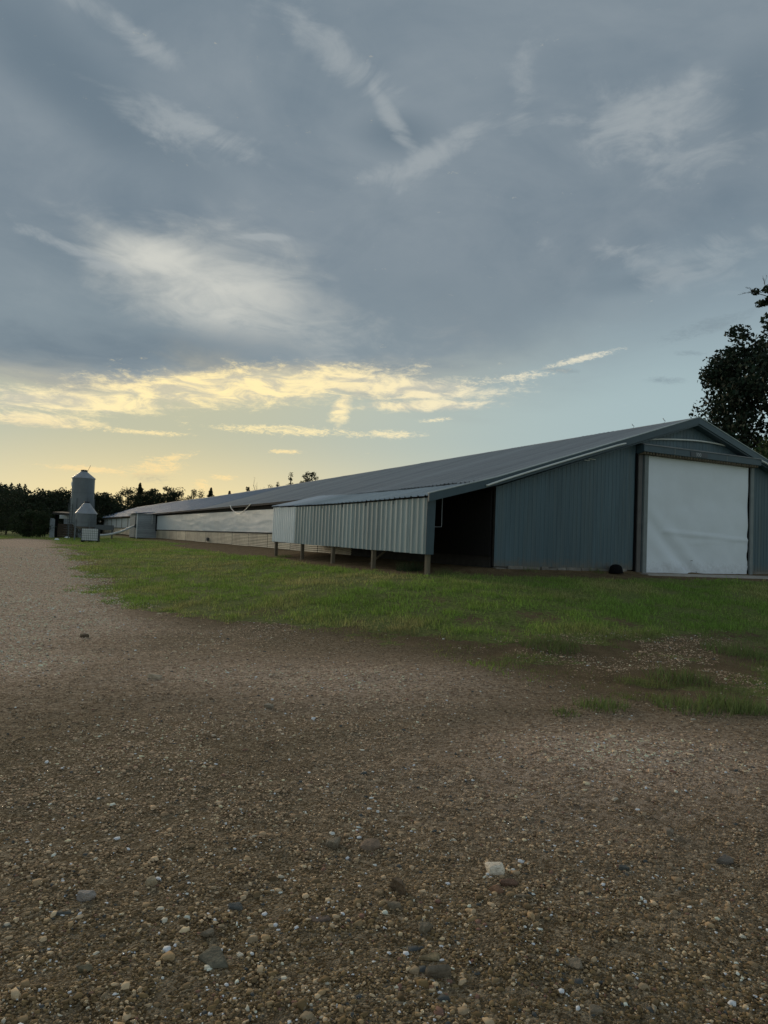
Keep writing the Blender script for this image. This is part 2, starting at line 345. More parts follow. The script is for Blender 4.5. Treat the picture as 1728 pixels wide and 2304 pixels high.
lump = (fbm(GX * 5, GY * 5, 61, 3) - .5) * .05 * np.exp(-np.hypot(GX, GY) / 14); ZZ = ZZ + lump
idx = np.arange(GX.size).reshape(GX.shape)
Fq = np.stack([idx[:-1, :-1], idx[:-1, 1:], idx[1:, 1:], idx[1:, :-1]], -1).reshape(-1, 4)
me = np_mesh('ground', np.stack([GX, GY, ZZ], -1).reshape(-1, 3), Fq, True)
gm = grass_mask(GX, GY); tt, s_ = local(GX, GY); fa, fb_ = foot(tt, s_); ee = np.hypot(fa, fb_)
dirt = (1 - sstep(0, 1., sdist(poly, GX, GY) * .6 + .5)) 
def lane_mask(x, y):
    n = (fbm(x * .5, y * .5, 91) - .5) * 3.
    a = sstep(-1.6, 1.6, -(x + 1.9 + .13 * y) + n) * sstep(5., 9., y + n)          # pale crushed stone on the lane at left
    b = .85 * np.exp(-((x - 1.9) / 1.6) ** 2 - ((y - 5.3 - .1 * x) / 1.25) ** 2 + n * .3).clip(0, 1)
    c = .75 * np.exp(-((x + 1.2) / 3.2) ** 2 - ((y - 8.2) / 1.5) ** 2 + n * .3).clip(0, 1)
    return np.clip(np.maximum(np.maximum(a * .9, b), c), 0, 1)
for nm, arr in (('grass', gm), ('dirt', dirt), ('lane', lane_mask(GX, GY))):
    a = me.attributes.new(nm, 'FLOAT', 'POINT'); a.data.foreach_set('value', arr.astype(np.float32).ravel())
def ground_material():
    m = bpy.data.materials.new('ground'); m.use_nodes = True; nt = m.node_tree; N = nt.nodes.new; L = nt.links.new; b = nt.nodes['Principled BSDF']
    t = N('ShaderNodeTexCoord'); P = t.outputs['Object']
    def nz(sc, det=8, r=.6, st=None):
        n = N('ShaderNodeTexNoise'); n.inputs['Scale'].default_value = sc; n.inputs['Detail'].default_value = det; n.inputs['Roughness'].default_value = r; L(P, n.inputs[0]); return n.outputs[0]
    def mr(v, a, b_, c=0., d=1.):
        n = N('ShaderNodeMapRange'); L(v, n.inputs[0]); n.inputs[1].default_value = a; n.inputs[2].default_value = b_; n.inputs[3].default_value = c; n.inputs[4].default_value = d; return n.outputs[0]
    def mix(f, a, c):
        n = N('ShaderNodeMix'); n.data_type = 'RGBA'
        if isinstance(f, float): n.inputs[0].default_value = f
        else: L(f, n.inputs[0])
        for i, q in ((6, a), (7, c)):
            if isinstance(q, tuple): n.inputs[i].default_value = (*q, 1)
            else: L(q, n.inputs[i])
        return n.outputs[2]
    def vor(sc):
        n = N('ShaderNodeTexVoronoi'); n.inputs['Scale'].default_value = sc; L(P, n.inputs['Vector']); return n
    g = N('ShaderNodeAttribute'); g.attribute_name = 'grass'; d = N('ShaderNodeAttribute'); d.attribute_name = 'dirt'
    big = nz(.33, 5); midn = nz(2.2); v1 = vor(105.); v2 = vor(34.)
    sep = N('ShaderNodeSeparateColor'); L(v1.outputs['Color'], sep.inputs[0]); sep2 = N('ShaderNodeSeparateColor'); L(v2.outputs['Color'], sep2.inputs[0])
    soil = mix(mr(midn, .35, .65), (.135, .087, .038), (.215, .142, .066))
    peb = mix(mr(sep.outputs[0], .0, 1.), (.07, .05, .027), (.56, .42, .26))
    peb2 = mix(mr(sep2.outputs[0], 0., 1.), (.12, .088, .05), (.60, .46, .30))
    grv = mix(mr(sep.outputs[1], .30, .5), soil, peb)
    cover = N('ShaderNodeMath'); cover.operation = 'MULTIPLY'; L(mr(sep2.outputs[1], .5, .62), cover.inputs[0]); L(mr(big, .35, .6, .15, .8), cover.inputs[1])
    grv = mix(cover.outputs[0], grv, peb2)
    ln = N('ShaderNodeAttribute'); ln.attribute_name = 'lane'; lp = mix(mr(sep2.outputs[0], .1, .95), (.36, .235, .155), (1., .74, .55)); grv = mix(ln.outputs['Fac'], grv, lp)  # cell tones also paint in lit stone tops and dark gaps
    dirtc = mix(mr(midn, .3, .7), (.13, .088, .045), (.24, .165, .085))
    base = mix(d.outputs['Fac'], grv, mix(mr(sep.outputs[1], .6, .8, 0., .5), dirtc, peb))
    turf = mix(mr(nz(16., 6, .7), .36, .64), (.09, .115, .03), (.30, .34, .10))
    turf = mix(mr(nz(.6), .45, .7, 0., .5), turf, (.28, .25, .11))
    ga = N('ShaderNodeMath'); ga.operation = 'MULTIPLY_ADD'; L(nz(9., 6, .7), ga.inputs[0]); ga.inputs[1].default_value = 1.5; L(g.outputs['Fac'], ga.inputs[2]); base = mix(mr(ga.outputs[0], 1.12, 1.24), base, turf)
    L(base, b.inputs['Base Color']); b.inputs['Roughness'].default_value = .95; b.inputs['Specular IOR Level'].default_value = .1
    bp = N('ShaderNodeBump'); bp.inputs['Strength'].default_value = 1.; bp.inputs['Distance'].default_value = .016
    ad = N('ShaderNodeMath'); ad.operation = 'ADD'; L(mr(v1.outputs['Distance'], 0., .7, 1., 0.), ad.inputs[0]); L(nz(30., 6), ad.inputs[1]); L(ad.outputs[0], bp.inputs['Height']); L(bp.outputs[0], b.inputs['Normal'])
    return m
tag(link('ground', me, ground_material()), kind='structure')

# ------------------------------------------------------------------ poultry house (local x = across the gable, y = along the house)
house = thing('poultry_house', 'very long low poultry house with teal steel gable and white tarp door', 'barn', (O[0], O[1], 0), A)
RT, RZ, SL = 2.0, 5.95, .322                                    # ridge position, ridge height, roof slope
def roof_z(t): return RZ - SL * abs(RT - t)
ET, ER = TL - .42, 2 * RT - TL + .42                            # eaves
def sag(s): return -.10 * math.sin(min(max(s, 0), 90) / 90 * math.pi) + .25 * max(0, (s - 70) / 62)
def rib_profile(width, pitch, h=.022, w_=.045):
    pts = []; n = round(width / pitch)
    for i in range(n):
        x = i * pitch; pts += [(x, 0), (x + pitch * .5 - w_, 0), (x + pitch * .5 - w_ * .5, h), (x + pitch * .5 + w_ * .5, h), (x + pitch * .5 + w_, 0)]
    pts.append((width, 0)); return pts
# gable sheets, cut to the rake and round the doorway
DL, DR, DT = -.02, 4.86, 4.60
SW = .9144
def gable_sheet(t0, t1, zb, cut=True, top=None):
    prof = rib_profile(t1 - t0, (t1 - t0) / max(1, round((t1 - t0) / .1524)), .010, .024); m = MB(); v = []
    for x, h in prof:
        zt = (roof_z(t0 + x) - .12) if top is None else top
        v += [(t0 + x, -h, zb), (t0 + x, -h, zt)]
    m.add(v, [(2 * i, 2 * i + 2, 2 * i + 3, 2 * i + 1) for i in range(len(prof) - 1)]); return m
t = TL
while t < 2 * RT - TL - .05:
    t1 = min(t + SW, 2 * RT - TL)
    cuts = [(t, t1)]
    if t < DL - .42 < t1: cuts = [(t, DL - .42), (DL - .42, t1)]
    elif t < DR + .2 < t1: cuts = [(t, DR + .2), (DR + .2, t1)]
    for a, b in cuts:
        over = a >= DL - .43 and b <= DR + .21
        gable_sheet(a, b, (4.9 if over else .985 - .004 * (a + 6) + random.uniform(-.012, .012))).build('wall_panel', M['teal'], house)
    t = t1
MB().box(TL, 2 * RT - TL, .04, .09, .99, 3.3).build('girt_backing', M['dark'], house)
m = MB(); m.add([(TL, .06, 3.3), (2 * RT - TL, .06, 3.3), (RT, .06, RZ - .15)], [(0, 1, 2)]); m.build('gable_backing', M['dark'], house)
# rake trim: down to the lean-to on the left
LT, LZ = -8.06, 2.80                                            # lean-to eave
def rake(p0, p1, w_=.175):
    (a, za), (b, zb) = p0, p1
    return MB().hexa([(a, -.33, za - w_), (b, -.33, zb - w_), (b, -.27, zb - w_), (a, -.27, za - w_), (a, -.33, za + .035), (b, -.33, zb + .035), (b, -.27, zb + .035), (a, -.27, za + .035)])
def lip(p0, p1):
    (a, za), (b, zb) = p0, p1
    return MB().hexa([(a, -.345, za + .038), (b, -.345, zb + .038), (b, -.20, zb + .038), (a, -.20, za + .038), (a, -.345, za + .062), (b, -.345, zb + .062), (b, -.20, zb + .062), (a, -.20, za + .062)])
for p0, p1 in (((RT, RZ), (TL - .2, roof_z(TL - .2))), ((RT, RZ), (ER, roof_z(ER)))):
    rk = rake(p0, p1).build('rake_trim', M['trim'], house); lip(p0, p1).build('trim_lip', M['sage'], rk)
    (a, za), (b, zb) = p0, p1
    MB().hexa([(a, -.30, za - .225), (b, -.30, zb - .225), (b, -.02, zb - .225), (a, -.02, za - .225), (a, -.30, za - .18), (b, -.30, zb - .225), (b, -.02, zb - .225), (a, -.02, za - .225)]).build('soffit', M['trim'], house)
# roof: left slope sheet by sheet, right slope as one
def roof_sheet_mesh(name, width, t_hi, z_hi, t_lo, z_lo, pitch, mat_):
    prof = rib_profile(width, pitch, .03, .045); m = MB(); v = []
    for x, h in prof: v += [(t_hi, x, z_hi + h), ((t_hi + t_lo) / 2, x, (z_hi + z_lo) / 2 + h - .01), (t_lo, x, z_lo + h)]
    f = []
    for i in range(len(prof) - 1):
        for k in (0, 1): f.append((3 * i + k, 3 * i + k + 1, 3 * i + 3 + k + 1, 3 * i + 3 + k))
    m.add(v, f); me = bpy.data.meshes.new(name); me.from_pydata(m.v, [], m.f); me.update(); me.materials.append(mat_); return me
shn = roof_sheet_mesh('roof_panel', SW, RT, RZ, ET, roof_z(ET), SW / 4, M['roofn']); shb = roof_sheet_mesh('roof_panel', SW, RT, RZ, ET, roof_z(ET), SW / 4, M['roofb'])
nsh = int((SF + .6) / SW)
for i in range(nsh):
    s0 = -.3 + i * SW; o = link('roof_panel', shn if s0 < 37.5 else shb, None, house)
    o.location = (0, s0, sag(s0) + random.uniform(-.006, .006) + (.02 if s0 < 37.5 else 0)); o.rotation_euler = (0, random.uniform(-.0015, .0015), 0)
m = MB()
for i in range(nsh):
    s0 = -.3 + i * SW; z = sag(s0)
    m.add([(RT, s0, RZ + z), (RT, s0 + SW, RZ + sag(s0 + SW)), (ER, s0 + SW, roof_z(ER) + sag(s0 + SW)), (ER, s0, roof_z(ER) + z)], [(0, 1, 2, 3)])
m.build('far_roof_slope', M['roofn'], house)
m = MB()
for i in range(34):
    a, b = -.3 + i * 3.9, -.3 + (i + 1) * 3.9 - .02
    for sg in (-1, 1):
        m.hexa([(RT, a, RZ + sag(a) + .02), (RT, b, RZ + sag(b) + .02), (RT + sg * .2, b, RZ + sag(b) - .045), (RT + sg * .2, a, RZ + sag(a) - .045), (RT, a, RZ + sag(a) + .05), (RT, b, RZ + sag(b) + .05), (RT + sg * .2, b, RZ + sag(b) - .01), (RT + sg * .2, a, RZ + sag(a) - .01)])
m.build('ridge_cap', M['roofn'], house)
for s0, hh in ((1.1, .16), (2.5, .14)):
    MB().tube([(RT, s0, RZ + .03), (RT + .01, s0 - .03, RZ + .1), (RT - .01, s0 + .02, RZ + hh), (RT, s0 + .06, RZ + hh + .05)], .012, 6).build('ridge_wire', M['galvl'], house)
# long left wall
def wall_strip(name, s0, s1, z0, z1, t, m_, parent=house): return MB().box(t, t + .05, s0, s1, z0, z1).build(name, m_, parent)
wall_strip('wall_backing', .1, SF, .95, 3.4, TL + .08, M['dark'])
wall_strip('eave_board', 13.1, 57.9, 3.02, 3.26, TL - .02, M['dark']); wall_strip('sill_board', 13.1, 57.9, 1.68, 1.79, TL - .05, M['dark'])
wall_strip('eave_board', 63.6, SF, 3.12, 3.3, TL - .02, M['wood']); wall_strip('sill_board', 63.6, SF, 1.80, 1.9, TL - .05, M['dark'])
m = MB()                                                        # rafter tails under the eave
for i in range(60): m.box(ET + .06, TL, 13.4 + i * 1.22, 13.44 + i * 1.22, 3.22, 3.34)
m.build('rafter_tails', M['dark'], house)['kind'] = 'stuff'
m = MB().hexa([(ET, 12, roof_z(ET) - .13), (ET + .03, 12, roof_z(ET) - .13), (ET + .03, SF, roof_z(ET) - .0), (ET, SF, roof_z(ET) - .0), (ET, 12, roof_z(ET) - .02), (ET + .03, 12, roof_z(ET) - .02), (ET + .03, SF, roof_z(ET) + .11), (ET, SF, roof_z(ET) + .11)])
m.build('eave_fascia', M['dark'], house)
def siding_mesh(L_, z0, z1):
    m = MB(); n = int(round((z1 - z0) / .088)); v = []
    for i in range(n * 4 + 1):
        z = z0 + (z1 - z0) * i / (n * 4); v += [(-.020 * math.sin(i * math.pi / 2), 0, z), (-.020 * math.sin(i * math.pi / 2), L_, z)]
    m.add(v, [(2 * i, 2 * i + 2, 2 * i + 3, 2 * i + 1) for i in range(n * 4)]); me = bpy.data.meshes.new('siding_sheet'); me.from_pydata(m.v, [], m.f)
    for p in me.polygons: p.use_smooth = True
    me.materials.append(M['tan']); return me
sm = siding_mesh(3.64, .93, 1.70)
for i in range(13):
    o = link('siding_sheet', sm, None, house); o.location = (TL - .03 - .004 * (i % 2), 9.7 + i * 3.71, random.uniform(-.012, .012))
sm2 = siding_mesh(3.64, .95, 1.82)
for i in range(18):
    o = link('siding_sheet', sm2, None, house); o.location = (TL - .03 - .004 * (i % 2), 64 + i * 3.71, .05)
def curtain(name, s0, s1, z0, z1, z1b, t, m_, seed, amp=.035, parent=house, ns=None):
    ns = ns or int((s1 - s0) / .22); nz_ = 14; v = []
    for i in range(ns + 1):
        for k in range(nz_ + 1):
            s = s0 + (s1 - s0) * i / ns; q = k / nz_; z = z0 + (z1 + (z1b - z1) * i / ns - z0) * q
            n = fbm(np.array(s * .35 + z * 1.2), np.array(z * 5. - s * .25), seed, 4) - .5
            n2 = abs(float(fbm(np.array(s * .22 - z * .6), np.array(z * 3.1 + s * .3), seed + 7, 3)) - .5)
            v.append((t - .01 - amp * float(n) * 2.2 - amp * 2.4 * max(0, .09 - n2) * 8 * (1 - q), s, z))
    f = [(i * (nz_ + 1) + k, i * (nz_ + 1) + k + 1, (i + 1) * (nz_ + 1) + k + 1, (i + 1) * (nz_ + 1) + k) for i in range(ns) for k in range(nz_)]
    return MB().add(v, f).build(name, m_, parent, True)
curtain('side_curtain', 13.2, 57.4, 1.76, 2.99, 3.12, TL - .06, M['plastic'], 3, .008)
curtain('side_curtain', 64., 127., 1.9, 3.08, 3.3, TL - .06, M['plastic'], 9, .012, ns=120)
for i in range(9): wall_strip('curtain_batten', 67 + i * 6.6, 67.08 + i * 6.6, 1.86, 3.2, TL - .13, M['wood'])
MB().box(TL - .12, TL - .04, 57.45, 57.95, 1.6, 3.3).build('dark_jamb', M['black'], house)
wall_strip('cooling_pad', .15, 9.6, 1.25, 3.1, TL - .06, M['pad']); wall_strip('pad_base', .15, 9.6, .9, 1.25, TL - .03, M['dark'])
MB().box(TL - .08, TL - .03, 27.2, 27.9, 3.18, 3.40).build('eave_vent', M['black'], house)
MB().box(TL - .16, TL - .05, 34.6, 35.1, 1.06, 1.30).build('outlet_box', M['steel'], house)
# base course of rough stones under the gable sheets
x = TL + .05
while x < 9.6:
    w_ = random.uniform(.22, .62); h_ = random.uniform(.09, .15)
    if not (-.5 < x + w_ / 2 < 5.1):
        zb = .86; j = lambda: random.uniform(-.015, .015)
        MB().hexa([(x + j(), -.05 + j(), zb), (x + w_ + j(), -.05 + j(), zb), (x + w_, .1, zb), (x, .1, zb), (x + j(), -.04 + j(), zb + h_ + j()), (x + w_ + j(), -.04 + j(), zb + h_ + j()), (x + w_, .1, zb + h_), (x, .1, zb + h_)]).build('foundation_stone', M['block'], house)
    x += w_ + random.uniform(.01, .06)
# doorway: jambs, header box, tarp
MB().box(DL - .43, DL - .36, -.05, .05, .9, 4.62).build('door_gap', M['black'], house)
MB().box(DL - .36, DL - .20, -.09, .05, .88, 4.60).build('door_jamb', M['jambd'], house)
MB().box(DL - .20, DL - .14, -.06, .05, .88, 4.60).build('door_track', M['trim'], house)
MB().box(DL - .14, DL + .02, -.13, .05, .86, 4.58).build('door_jamb', M['jamb'], house)
MB().box(DR + .02, DR + .07, -.04, .05, .86, 4.58).build('door_gap', M['black'], house)
MB().box(DR + .07, DR + .22, -.10, .05, .85, 4.58).build('door_jamb', M['jamb'], house)
hl, hr = DL - .40, DR + .26
hd = MB().hexa([(hl, -.33, 4.66), (hr, -.33, 4.66), (hr, 0, 4.58), (hl, 0, 4.58), (hl, -.33, 4.865), (hr, -.33, 4.865), (hr, 0, 4.955), (hl, 0, 4.955)]).build('door_header', M['trim'], house)
MB().hexa([(hl - .02, -.36, 4.868), (hr + .02, -.36, 4.868), (hr + .02, 0, 4.958), (hl - .02, 0, 4.958), (hl - .02, -.36, 4.885), (hr + .02, -.36, 4.885), (hr + .02, 0, 4.978), (hl - .02, 0, 4.978)]).build('header_lit_top', M['roofn'], hd)  # paler plate puts the lit look of the header top into colour
for i in range(42): MB().box(hl + .05 + i * .13, hl + .09 + i * .13, -.30, -.02, 4.585 + .0, 4.655).build('header_slat', M['wood'], hd)
for x0 in (.9, 3.35): MB().box(x0, x0 + .03, -.336, -.33, 4.67, 4.86).build('header_seam', M['jamb'], hd)
sg = MB().box(1.62, 2.42, -.345, -.332, 4.68, 4.83).build('number_sign', M['sign'], hd)
cu = bpy.data.curves.new('number', 'FONT'); cu.body = '300'; cu.size = .17; cu.extrude = .002; cu.align_x = 'CENTER'; cu.align_y = 'CENTER'
tmp = bpy.data.objects.new('tmp', cu); COL.objects.link(tmp); bpy.context.view_layer.update()
me = bpy.data.meshes.new_from_object(tmp.evaluated_get(bpy.context.evaluated_depsgraph_get())); bpy.data.objects.remove(tmp)
me.transform(Matrix.Translation((1.98, -.349, 4.745)) @ Matrix.Rotation(R(90), 4, 'X')); me.materials.clear(); link('sign_number', me, M['letter'], hd)
nx, nz_ = 70, 56; v = []
for i in range(nx + 1):
    for k in range(nz_ + 1):
        a = i / nx; q = k / nz_; x = DL + .02 + a * (DR - DL - .02); z = .895 - .03 * a + q * (4.62 - .895 + .03 * a)
        n = float(fbm(np.array(x * .9), np.array(z * .9), 77, 3)) - .5
        low_ = (1 - q) ** 2.5
        dg = math.sin((x * 2.4 + z * 3.2) * 2.1 + 2 * n) * math.exp(-((x - 1.9 + (z - .9) * .9) / .75) ** 2) * low_
        fold = .035 * math.exp(-((z - 2.25 + .04 * x) / .05) ** 2) * (x > .8) + .012 * math.exp(-((z - 1.75 - .06 * x) / .035) ** 2) * (2 < x < 4.3)
        edge_ = .05 * math.exp(-((a - 1) / .03) ** 2) * math.sin(z * 9 + n * 6) * low_
        v.append((x - edge_, -.035 - .08 * n - .075 * dg - fold - .10 * math.exp(-q / .035) * .5, z))
f = [(i * (nz_ + 1) + k, (i + 1) * (nz_ + 1) + k, (i + 1) * (nz_ + 1) + k + 1, i * (nz_ + 1) + k + 1) for i in range(nx) for k in range(nz_)]
dr = MB().add(v, f).build('tarp_door', M['tarp'], house, True)
MB().box(DL + .02, DR, -.05, .02, .82, .885).build('door_sill', M['dark'], house)
for (a, z, l) in ((2.0, 1.30, .09), (2.25, .93, .05), (4.0, .95, .03)):
    MB().box(a, a + l, -.115, -.105, z, z + .015).build('tarp_tear', M['black'], dr)

# concrete apron in front of the doorway, as the setting
ap = MB().hexa([(-.3, -.75, .70), (9.5, -1.3, .70), (9.5, -.03, .70), (-.3, -.03, .70), (-.3, -.45, .875), (9.5, -1.1, .845), (9.5, -.03, .855), (-.3, -.03, .885)]).build('concrete_apron', M['conc'])
ap.location = house.location; ap.rotation_euler = house.rotation_euler; tag(ap, kind='structure')
# white hose along the rake and over the doorway
pts = [(-6.12, 3.2), (-5.42, 3.45), (-3.69, 4.01), (-1.64, 4.67), (-1.1, 4.83), (-.35, 5.03), (.42, 5.14), (1.2, 5.21), (2.04, 5.26), (2.89, 5.27), (3.77, 5.22), (4.46, 5.12), (4.92, 5.0), (5.83, 4.72), (7.2, 4.2)]
def place(o, label, cat, group=None):
    o.location = house.location; o.rotation_euler = house.rotation_euler; return tag(o, label, cat, group)
def smooth_path(p, n=5):
    out = []
    for i in range(len(p) - 1):
        a, b, c, d = p[max(i - 1, 0)], p[i], p[i + 1], p[min(i + 2, len(p) - 1)]
        for k in range(n):
            q = k / n; out.append(tuple(.5 * (2 * b[j] + (c[j] - a[j]) * q + (2 * a[j] - 5 * b[j] + 4 * c[j] - d[j]) * q * q + (3 * b[j] - a[j] - 3 * c[j] + d[j]) * q ** 3) for j in range(len(b))))
    return out + [p[-1]]
hp = [(-6.30, -.375, 3.18), (-5.62, -.375, 3.42), (-3.95, -.375, 3.97), (-1.95, -.375, 4.61), (-1.42, -.36, 4.77), (-.35, -.10, 5.03)] + [(a, -.075, z) for a, z in pts[6:12]] + [(4.75, -.14, 5.02), (5.45, -.375, 4.72), (6.9, -.375, 4.2)]
place(MB().tube(smooth_path(hp), .028, 8).build('white_hose', M['pvc'], None, True), 'thin white plastic hose strung under the rake and arched above the tarp door', 'hose')
place(MB().tube([(-2.58, -.06, 4.215), (-2.37, -.06, 4.225)], .014, 6).tube([(-2.42, -.05, 4.27), (-2.14, -.05, 4.275)], .014, 6).build('white_conduit', M['pvc']), 'two short white conduit stubs on the teal gable left of the door', 'conduit')
tb = thing('black_tub', 'small black rounded tub leaning on the teal gable left of the doorway', 'tub', tuple(np.append(O + VV * -1.4 - UU * .26, .865)), A)
MB().lathe([(.19, 0), (.205, .03), (.20, .10), (.17, .20), (.10, .255), (.02, .27)], 20).build('tub_body', M['black'], tb, True); MB().lathe([(.215, 0), (.225, .02), (.215, .04), (.2, .04)], 20).build('rim', M['black'], tb, True)
place(MB().tube(smooth_path([(ET - .02, 27.5, 3.38), (ET - .05, 26.9, 3.12), (ET - .06, 25.9, 2.90), (ET - .06, 25.2, 2.83), (ET - .06, 24.4, 2.90), (ET - .05, 23.5, 3.14), (ET - .02, 22.9, 3.36)]), .022, 6).build('hanging_hose', M['pvc'], None, True), 'white hose hanging in a loop from the eave above the side curtain', 'hose')

# ------------------------------------------------------------------ lean-to
lean = thing('lean_to', 'open lean-to of pale green ribbed steel on wooden posts against the house', 'lean-to', (O[0], O[1], 0), A)
LS = 13.0; LP = -7.89; LTI = TL - .22; LZI = roof_z(LTI) - .03
def lz(t): return LZ + (LZI - LZ) * (t - LT) / (LTI - LT)
def side_mesh(m_, pitch):
    prof = rib_profile(SW, pitch, .036, .05); mm = MB(); v = []
    for x, h in prof: v += [(LP - .06 - h, x, 0), (LP - .06 - h, x, 1)]
    mm.add(v, [(2 * i, 2 * i + 1, 2 * i + 3, 2 * i + 2) for i in range(len(prof) - 1)]); me = bpy.data.meshes.new('side_panel'); me.from_pydata(mm.v, [], mm.f); me.materials.append(m_); return me
sa, sb = side_mesh(M['sage'], SW / 3), side_mesh(M['pale'], SW / 4)
ra, rb = roof_sheet_mesh('roof_panel', SW, LTI, LZI, LT, LZ, SW / 3, M['roofl']), roof_sheet_mesh('roof_panel', SW, LTI, LZI, LT, LZ, SW / 4, M['roofp'])
nl = 14; wd = (LS + .2) / nl
for i in range(nl):
    s0 = -.1 + i * wd; pale = s0 > 9.4
    o = link('side_panel', sb if pale else sa, None, lean); zb = 1.27 + .006 * i + random.uniform(-.006, .006); zt = 2.76 + .004 * i - .05 * math.sin(i / nl * math.pi)
    o.location = (-.004 * (i % 2), s0, zb); o.scale = (1, wd / SW, zt - zb)
    o = link('roof_panel', rb if pale else ra, None, lean); o.location = (0, s0 - .22 if i == 0 else s0, -.05 * math.sin(i / nl * math.pi) + .004 * (i % 2) + .004 * i); o.scale = (1, wd / SW * (1 + (.24 if i == 0 else 0)), 1)
rk = rake((TL - .2, roof_z(TL - .2)), (LT, LZ + .02)).build('rake_trim', M['trim'], lean); lip((TL - .2, roof_z(TL - .2)), (LT, LZ + .02)).build('trim_lip', M['sage'], rk)
MB().hexa([(LP - .10, -.13, 1.26), (LP + .14, -.13, 1.26), (LP + .14, -.10, 1.26), (LP - .10, -.10, 1.26), (LP - .10, -.13, 2.74), (LP + .16, -.13, 2.80), (LP + .16, -.10, 2.80), (LP - .10, -.10, 2.74)]).build('corner_trim', M['trim'], lean)
for i, s0 in enumerate((0.02, 3.23, 6.45, 9.6, 12.85)):
    x, y = O + VV * LP + UU * s0; zg = float(height(x, y)); j = random.uniform(-.03, .03)
    MB().hexa([(LP - .02 + j, s0 - .05, zg - .3), (LP + .10 + j, s0 - .05, zg - .3), (LP + .10 + j, s0 + .05, zg - .3), (LP - .02 + j, s0 + .05, zg - .3), (LP - .02, s0 - .05, 2.74), (LP + .09, s0 - .05, 2.74), (LP + .09, s0 + .05, 2.74), (LP - .02, s0 + .05, 2.74)]).build('post', M['wood'], lean)
for z in (1.36, 2.05, 2.66): MB().box(LP - .045, LP - .022, .1, LS - .1, z, z + .13).build('girt', M['dark'], lean)
for s0 in np.arange(.05, 13, 1.84):
    MB().hexa([(LT + .1, s0, lz(LT + .1) - .19), (LTI, s0, LZI - .19), (LTI, s0 + .05, LZI - .19), (LT + .1, s0 + .05, lz(LT + .1) - .19), (LT + .1, s0, lz(LT + .1) - .06), (LTI, s0, LZI - .06), (LTI, s0 + .05, LZI - .06), (LT + .1, s0 + .05, lz(LT + .1) - .06)]).build('rafter', M['dark'], lean)
MB().hexa([(LP, 13.02, 1.3), (TL - .08, 13.02, 1.3), (TL - .08, 13.05, 1.3), (LP, 13.05, 1.3), (LP, 13.02, 2.68), (TL - .08, 13.02, 3.2), (TL - .08, 13.05, 3.2), (LP, 13.05, 2.68)]).build('light_block_sheet', M['pale'], lean)  # sheet added to keep daylight out of the far end
MB().tube([(-7.15, .5, 2.85), (-7.15, .5, 2.02)], .011, 8).tube([(-7.15, .5, 2.02), (-7.8, .5, 2.0)], .008, 8).build('water_pipe', M['galvl'], lean)
x, y = O + VV * -6.9 + UU * 4.6
place(MB().tube([(-7.25, 4.9, .74), (-6.75, 4.4, 1.35)], .035, 6).build('leaning_pole', M['wood']), 'thin wooden pole slanting up in the shade under the lean-to', 'pole')

# ------------------------------------------------------------------ plank annex on the long wall
an = thing('plank_annex', 'grey horizontal plank control room projecting from the far part of the house', 'annex', (O[0], O[1], 0), A)
A0, A1, AT = 58.0, 63.4, -7.6
for i in range(13):
    z = .9 + i * .185; zt = min(z + .178, 3.34)
    MB().hexa([(AT + .02, A0 - .02 + .012, z), (TL, A0 - .02 + .012, z), (TL, A0 + .02, z), (AT + .02, A0 + .02, z), (AT + .02, A0 - .035, z + .0), (TL, A0 - .035, z + .0), (TL, A0 + .02, zt), (AT + .02, A0 + .02, zt)]).build('plank', M['plank'], an)
    MB().box(AT - .02 - .006 * (i % 2), AT + .02, A0 + .05, A1, z, zt).build('plank', M['plank'], an)
MB().box(AT + .05, TL, A0 + .04, A1 - .05, .8, 3.25).build('wall_core', M['dark'], an)
MB().box(AT - .045, AT + .03, A0 - .05, A0 + .06, .8, 3.3).build('corner_board', M['pale'], an)
MB().box(AT - .06, AT - .03, A0 + 1.2, A0 + 2.1, .95, 2.95).build('door', M['plank'], an)
mt_ = MB().box(AT - .16, AT - .03, A0 + .3, A0 + .62, 1.85, 2.25).build('meter_box', M['steel'], an)
MB().tube([(AT - .08, A0 + .46, 2.25), (AT - .08, A0 + .46, 3.2)], .03, 6).build('conduit', M['steel'], an)
MB().tube([(TL - .45, A0 - .08, 3.2), (TL - .48, A0 - .08, 2.3)], .025, 6).build('downpipe', M['pvc'], an)
m = MB()
for i in range(14):
    a = A0 - .25 + i * .42; b = a + .42
    m.hexa([(AT - .25, a, 3.30), (ET + .2, a, 3.46), (ET + .2, b, 3.46), (AT - .25, b, 3.30), (AT - .25, a, 3.34 + .01 * (i % 2)), (ET + .2, a, 3.50 + .01 * (i % 2)), (ET + .2, b, 3.50 + .01 * (i % 2)), (AT - .25, b, 3.34 + .01 * (i % 2))])
m.build('annex_roof', M['roofb'], an)

